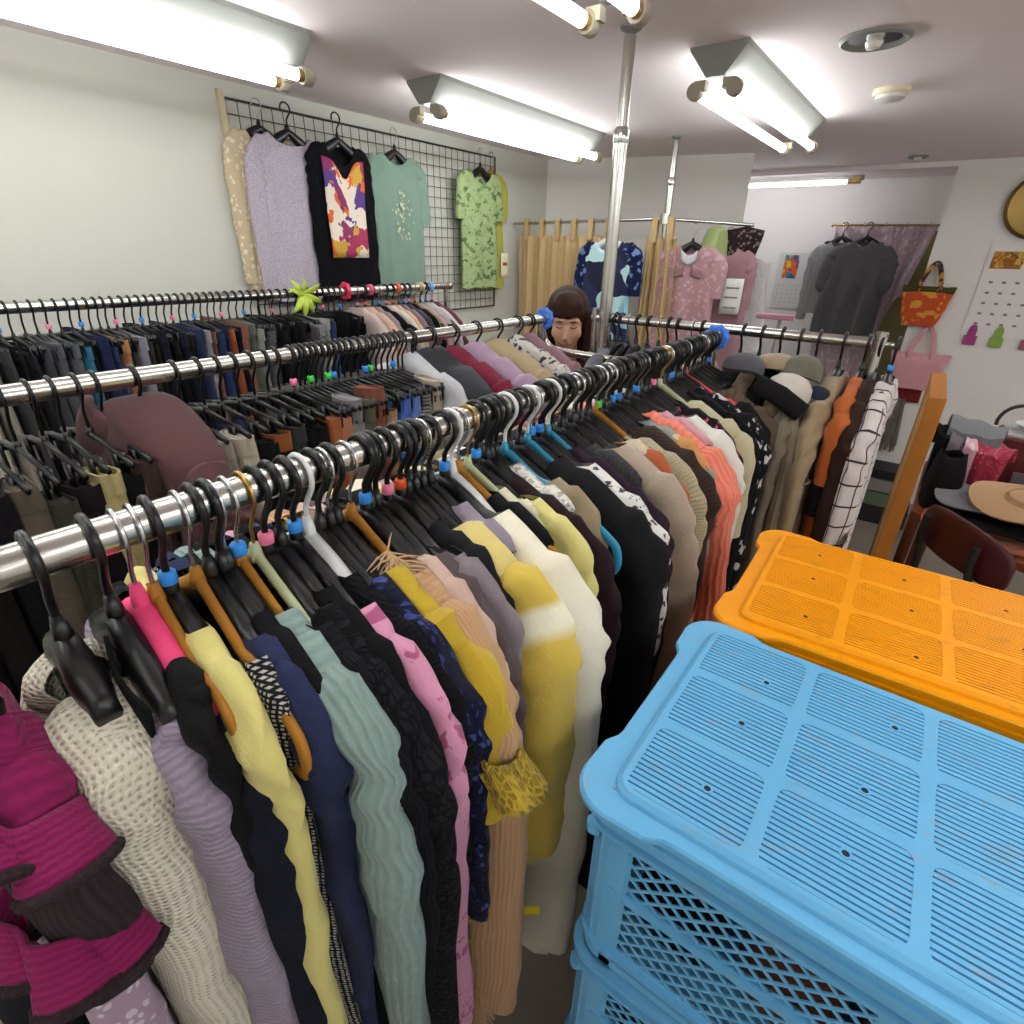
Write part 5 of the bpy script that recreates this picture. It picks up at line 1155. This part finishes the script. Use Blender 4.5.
def screw_holes(seed, lid, mat):
    rnd = random.Random(seed)
    for h in range(12):
        i, j = divmod(h, 3); cx, cy = (i - 1.5)*PXP + rnd.uniform(.006, .03), (j - 1)*PYP*.985 + rnd.uniform(-.02, .015)
        b = MB().lathe([(.0056, .006), (.0056, .0086), (.0034, .0086), (.0034, .006)], (cx, cy, 0), 14).build('screw_boss', mat, lid)
        MB().lathe([(.0035, .0080), (0, .0081)], (cx, cy, 0), 12).build('screw_hole', solid('hole_dark', '#10161c', .8), b)  # dark disc gives the shade of a hole inside the boss
def make_crate(mat, h=.2575):
    """Basket shell with lattice sides."""
    m = MB(); a, b = LA - .008, LB - .008; R = .034
    # corner columns
    for sx in (-1, 1):
        for sy in (-1, 1):
            cx, cy = sx*(a - R), sy*(b - R)
            V, F = [], []; prof = []
            for k in range(9):
                an = math.radians(90*k/8); prof.append((cx + sx*R*math.cos(an), cy + sy*R*math.sin(an)))
            prof = [(prof[0][0], prof[0][1] - sy*.014)] + prof + [(prof[-1][0] - sx*.014, prof[-1][1])]
            inn = [(x - sx*.004, y - sy*.004) for x, y in prof]
            for z in (0, h - .004):
                V += [(x, y, z) for x, y in prof] + [(x, y, z) for x, y in inn]
            n = len(prof); N2 = 2*n
            for k in range(n - 1): F += [(k, k+1, N2+k+1, N2+k), (n+k, N2+n+k, N2+n+k+1, n+k+1), (N2+k, N2+k+1, N2+n+k+1, N2+n+k)]
            F += [(0, N2, N2+n, n), (n-1, 2*n-1, N2+2*n-1, N2+n-1)]
            m.add(V, F)
            m.lathe([(.004, h - .052), (.0085, h - .052), (.0085, h - .040), (.004, h - .040)], (sx*(a - .006), sy*(b - .006), 0), 12)
    # rims
    for z0, z1, ex in ((h - .012, h - .004, .008), (h - .036, h - .030, .006), (0, .012, 0), (.024, .030, .003)):
        P = rrect(a + ex, b + ex, R); Q = rrect(a - .005, b - .005, R)
        loft_rings(m, [[(x, y, z0) for x, y in P], [(x, y, z1) for x, y in P], [(x, y, z1) for x, y in Q], [(x, y, z0) for x, y in Q], [(x, y, z0) for x, y in P]])
    # lattice sides with frame ribs
    lo, hi = .030, h - .036
    for (L2, fx) in ((a - R, lambda u, v, s: (u, s*(b - .003 - v), 0)), (b - R, lambda u, v, s: (s*(a - .003 - v), u, 0))):
        for s in (-1, 1):
            def bar(p, q, w, d):
                (u0, z0), (u1, z1) = p, q; dx, dz = u1 - u0, z1 - z0; l = math.hypot(dx, dz)
                if l < .003: return
                nx, nz = -dz/l*w/2, dx/l*w/2; V = []
                for v in (0, d):
                    for (u, z) in ((u0 + nx, z0 + nz), (u1 + nx, z1 + nz), (u1 - nx, z1 - nz), (u0 - nx, z0 - nz)):
                        q3 = fx(u, v, s); V.append((q3[0], q3[1], z))
                m.add(V, [(0, 1, 2, 3), (4, 7, 6, 5), (0, 4, 5, 1), (1, 5, 6, 2), (2, 6, 7, 3), (3, 7, 4, 0)])
            mid = (lo + hi)/2 + .006
            bar((-L2, mid), (L2, mid), .016, .006)
            bar((-L2, mid - .008), (L2, mid - .008), .002, .001); bar((-L2, mid + .008), (L2, mid + .008), .002, -.004)
            for u in ((0,) if L2 < .15 else (-L2*.0, )): bar((u, lo), (u, hi), .012, .005)
            for e in (-1, 1): bar((e*(L2 + .006), lo - .01), (e*(L2 + .006), hi + .01), .022, .004)
            bar((-L2, lo - .002), (L2, lo - .002), .016, .004); bar((-L2, hi + .004), (L2, hi + .004), .016, .004)
            st = .0148; k = math.tan(math.radians(42))
            for sg in (-1, 1):
                c = lo - k*2*L2
                while c < hi + k*2*L2:
                    pts = []
                    # line z = c + sg*k*u clipped to the panel
                    us = [-L2, L2, (lo - c)/(sg*k), (hi - c)/(sg*k)]
                    ok = sorted(u for u in us if -L2 - 1e-6 <= u <= L2 + 1e-6 and lo - 1e-6 <= c + sg*k*u <= hi + 1e-6)
                    if len(ok) >= 2: bar((ok[0], c + sg*k*ok[0]), (ok[-1], c + sg*k*ok[-1]), .0029, .0018)
                    c += st/math.cos(math.radians(42))*.98
    m.box((0, 0, .004), (2*a - .02, 2*b - .02, .006))
    return m
M_bluec = crate_plastic('blue_crate_plastic', '#68afdb', '#939ca3')
M_oran = crate_plastic('orange_crate_plastic', '#f29b00', '#b9832c')
LIDZ = up(-.48)
def crate_stack(cx, cy, rz, mat, cname, first, lid_label, ncr, cr_labels, seed):
    H = .2615
    lid = make_lid(mat).build('crate_lid', mat, sharp=math.radians(30), smooth=False); place(lid, (cx, cy, LIDZ - .0045), rz); tag(lid, lid_label, 'lid')
    screw_holes(seed, lid, mat)
    me = None
    for i in range(ncr):
        z = LIDZ - .0045 - .012 - H*(i + 1)
        if me is None:
            o = make_crate(mat).build('plastic_crate', mat, smooth=False); me = o
        else:
            o = me.copy(); COL.objects.link(o)
        place(o, (cx, cy, z + .004), rz); tag(o, cr_labels[i], 'crate', cname + ' crates in the stack')
BX, BY, OX, OY = .121, .522, .133, .905
crate_stack(BX, BY, 0, M_bluec, 'blue', None, 'light blue ribbed plastic lid on the nearest crate stack', 5,
    ['topmost blue lattice crate of the stack, right under the blue lid', 'second blue lattice crate from the top of the stack', 'third blue lattice crate down the stack', 'fourth blue lattice crate down the stack', 'lowest blue lattice crate of the stack'], 3)
crate_stack(OX, OY, math.radians(1.5), M_oran, 'orange', None, 'orange ribbed plastic lid on the stack behind the blue one', 5,
    ['topmost orange crate, right under the orange lid', 'second orange crate from the top', 'third orange crate down the stack', 'fourth orange crate down the stack', 'lowest orange crate of the stack'], 9)
# clothes packed inside the upper blue crates
rnd = random.Random(2)
for lv, hh in ((0, .15), (1, .17)):
    z = LIDZ - .0165 - .2615*(lv + 1) + .014
    for i, (c, nm) in enumerate((('#0f0f11', 'black'), ('#6b3a28', 'rusty brown'), ('#5a3a30', 'chestnut'), ('#3a2d2a', 'dark brown'))):
        o = MB().grid(lambda a, b: (.052*math.copysign(abs(math.cos(2*PI*a))**.6, math.cos(2*PI*a))*math.sin(PI*(.03 + .94*b))**.3, .142*math.copysign(abs(math.sin(2*PI*a))**.4, math.sin(2*PI*a))*math.sin(PI*(.03 + .94*b))**.3, (hh + .012*i)*(.5 - .5*math.cos(PI*b)) + .006*math.sin(a*25 + b*7)), 32, 12).build('folded_garment', fab(c, 'knit'))
        place(o, (BX - .172 + .115*i, BY, z)); tag(o, nm + ' folded garment packed inside the ' + ('topmost' if lv == 0 else 'second') + ' blue crate', 'garment', 'clothes inside the blue crates')

# ================================================================ the woman looking through the clothes
M_skin = solid('skin', '#d8a88c', .5, bump=.05)
def remesh_from(mb_list, vox, smooth=6):
    m = MB()
    for f in mb_list: f(m)
    me = m.mesh('tmp', []); o = bpy.data.objects.new('tmp', me); COL.objects.link(o)
    r = o.modifiers.new('r', 'REMESH'); r.mode = 'VOXEL'; r.voxel_size = vox
    s = o.modifiers.new('s', 'SMOOTH'); s.factor = .5; s.iterations = smooth
    dg = bpy.context.evaluated_depsgraph_get(); dg.update()
    out = bpy.data.meshes.new_from_object(o.evaluated_get(dg))
    bpy.data.objects.remove(o)
    uv = out.uv_layers.get('UVMap') or out.uv_layers.new(name='UVMap')
    co = [0.0]*3*len(out.vertices); out.vertices.foreach_get('co', co)
    li = [0]*len(out.loops); out.loops.foreach_get('vertex_index', li); fl = []
    for i in li: fl += [co[3*i] + .3*co[3*i+1], co[3*i+2]]
    uv.data.foreach_set('uv', fl)
    out.polygons.foreach_set('use_smooth', [True]*len(out.polygons))
    return out
def ell(c, r, rot=None):
    def f(m):
        b = MB().lathe([(math.sin(PI*i/16), -math.cos(PI*i/16)) for i in range(17)], n=24)
        M = rot or Matrix.Identity(3)
        m.add([Vector(c) + M @ Vector((x*r[0], y*r[1], z*r[2])) for x, y, z in b.v], b.f)
    return f
def cone(pts, rs): return lambda m: m.tube(pts, rs, 16)
E0 = 1.515 if False else up(-.246)            # eye height
HT = Matrix.Rotation(math.radians(16), 3, 'X')   # head bent down (face is -y)
def hp(x, y, z):                                  # head space -> body space, pivot at the neck
    p = HT @ Vector((x, y, z + .09)); return (p.x, p.y, p.z + E0 - .09)
P = thing('person', 'woman with long brown hair looking down at the clothes on the middle rack', 'person', (-1.215, 2.035, 0), math.radians(29))
Hc = lambda x, y, z, r: ell(hp(x, y, z), r, HT)
parts = [Hc(0, .012, .03, (.074, .092, .088)), Hc(0, -.012, -.03, (.060, .072, .085)), Hc(0, -.032, -.085, (.032, .035, .026)), Hc(.036, -.045, -.035, (.026, .022, .03)), Hc(-.036, -.045, -.035, (.026, .022, .03)),
  cone([hp(0, -.082, .0), hp(0, -.094, -.022), hp(0, -.104, -.042)], [.008, .009, .012]), Hc(.0, -.094, -.046, (.017, .012, .010)), Hc(0, -.078, -.068, (.022, .012, .008)), Hc(.030, -.072, .020, (.024, .012, .008)), Hc(-.030, -.072, .020, (.024, .012, .008)),
  Hc(.074, .012, -.012, (.008, .020, .030)), Hc(-.074, .012, -.012, (.008, .020, .030)),
  cone([hp(0, .01, -.06), (0, .03, E0 - .17), (0, .03, E0 - .23)], [.046, .047, .055])]
sh = E0 - .245
parts += [ell((0, .03, sh - .02), (.165, .075, .055)), ell((0, .03, sh - .14), (.135, .095, .16)), ell((0, .035, sh - .34), (.12, .085, .15)), ell((0, .04, sh - .47), (.155, .105, .13)),
  ell((.05, -.045, sh - .15), (.055, .045, .05)), ell((-.05, -.045, sh - .15), (.055, .045, .05))]
for s in (-1, 1):
    el = (s*.205, .0, sh - .31); wr = (s*.12, -.15, sh - .27)
    parts += [cone([(s*.155, .03, sh - .03), (s*.185, .02, sh - .16), el], [.047, .042, .036]), cone([el, (s*.165, -.07, sh - .29), wr], [.036, .034, .024]), ell((s*.11, -.195, sh - .265), (.036, .048, .016))]
    for k, (dx, ln) in enumerate(((-.027, .055), (-.009, .068), (.009, .064), (.026, .05))):
        b0 = Vector((s*.11 + dx, -.23, sh - .262)); parts.append(cone([b0, b0 + Vector((0, -ln*.5, .002)), b0 + Vector((0, -ln*.8, -.018)), b0 + Vector((0, -ln*.8, -.034))], [.0095, .009, .0085, .0075]))
    t0 = Vector((s*.075, -.175, sh - .268)); parts.append(cone([t0, t0 + Vector((-s*.022, -.022, -.006)), t0 + Vector((-s*.026, -.05, -.014))], [.0115, .0105, .009]))
    parts += [cone([(s*.075, .04, sh - .52), (s*.085, .03, .50), (s*.085, .045, .10)], [.088, .056, .038]), cone([(s*.085, .06, .045), (s*.09, -.10, .03)], [.04, .032])]
body = link('body', remesh_from(parts, .0058), P); body.data.materials.append(M_skin)
hair = fab('#34211c', 'rib', '#4a2f26', scale=2.2, rough=.5, bump=.5, sheen=0)
hps = [Hc(0, .022, .040, (.085, .101, .083)), Hc(0, -.03, .072, (.060, .055, .050)), Hc(0, .065, -.03, (.080, .06, .11)),
  cone([hp(.070, -.012, .05), hp(.086, -.004, -.02), hp(.090, .0, -.10), (.098, -.02, E0 - .25), (.095, -.03, E0 - .36)], [.022, .025, .026, .027, .012]), cone([hp(-.070, -.012, .05), hp(-.086, -.004, -.02), hp(-.090, .0, -.10), (-.098, -.02, E0 - .25), (-.095, -.03, E0 - .36)], [.022, .025, .026, .027, .012]),
  cone([hp(0, .09, .0), (0, .11, E0 - .2), (0, .10, E0 - .36)], [.06, .065, .04]), cone([hp(.05, .07, .0), (.06, .085, E0 - .2), (.06, .07, E0 - .36)], [.05, .05, .03]), cone([hp(-.05, .07, .0), (-.06, .085, E0 - .2), (-.06, .07, E0 - .36)], [.05, .05, .03])]
for i in range(9):
    x = -.056 + .014*i; hps.append(cone([hp(x*.5, -.035, .105), hp(x*.85, -.070, .085), hp(x*1.05, -.0825 + .12*x*x*6, .050 + .004*math.sin(i*2)), hp(x*1.1, -.0835 + .12*x*x*6, .036 + .005*math.sin(i*2.4))], [.014, .0125, .008, .004]))
hm = remesh_from(hps, .0055, 9); h = link('hair', hm, P); hm.materials.append(hair)
for s in (-1, 1):
    MB().tube([hp(s*.015, -.0835, .002), hp(s*.024, -.0850, -.0015), hp(s*.034, -.0815, -.002), hp(s*.043, -.075, .002)], [.0012, .0026, .0026, .0012], 8).build('eye', solid('eye_dark', '#1c1210', .3), P)
    MB().tube([hp(s*.014, -.0845, .022), hp(s*.028, -.0865, .026), hp(s*.044, -.077, .022)], [.002, .0026, .0014], 8).build('eyebrow', solid('brow_brown', '#4a3024', .8), P)
MB().tube([hp(-.020, -.083, -.068), hp(-.008, -.0905, -.066), hp(0, -.0905, -.067), hp(.008, -.0905, -.066), hp(.020, -.083, -.068)], [.001, .0042, .0046, .0042, .001], 10).build('lips', solid('lips_rose', '#b4605c', .45), P)
sp = [ell((0, .03, sh - .022), (.175, .085, .062)), ell((0, .03, sh - .14), (.148, .110, .17)), ell((0, .035, sh - .34), (.142, .105, .17)), ell((0, .04, sh - .46), (.168, .118, .12)), ell((.05, -.05, sh - .15), (.062, .052, .058)), ell((-.05, -.05, sh - .15), (.062, .052, .058)), cone([(0, .03, sh + .02), (0, .03, sh - .05)], [.075, .09])]
for s in (-1, 1): sp += [cone([(s*.155, .03, sh - .03), (s*.185, .02, sh - .16), (s*.205, 0, sh - .31)], [.058, .055, .05]), cone([(s*.205, 0, sh - .31), (s*.165, -.07, sh - .29), (s*.13, -.125, sh - .275)], [.05, .046, .038])]
sm = remesh_from(sp, .008, 4); o = link('blouse', sm, P); sm.materials.append(fab('#231e22', 'floral', '#b9b0ad', scale=.8))
tp = [ell((0, .04, sh - .50), (.165, .116, .11))]
for s in (-1, 1): tp.append(cone([(s*.075, .04, sh - .52), (s*.086, .03, .50), (s*.086, .045, .085)], [.098, .072, .06]))
tm = remesh_from(tp, .01, 4); o = link('trousers', tm, P); tm.materials.append(fab('#22242c'))
for s in (-1, 1):
    sm2 = remesh_from([cone([(s*.085, .075, .045), (s*.09, -.12, .034)], [.047, .041]), ell((s*.088, -.02, .02), (.045, .13, .02))], .008, 3); o = link('shoe', sm2, P); sm2.materials.append(M_dark)

# ================================================================ light and colour handling
w = bpy.data.worlds.new('world'); sc.world = w; w.use_nodes = True
w.node_tree.nodes['Background'].inputs[0].default_value = (.5, .5, .5, 1); w.node_tree.nodes['Background'].inputs[1].default_value = .02
vs = sc.view_settings
vs.view_transform = 'Standard'; vs.look = 'None'; vs.gamma = 1; vs.exposure = .58; vs.use_curve_mapping = False
bpy.context.view_layer.update()
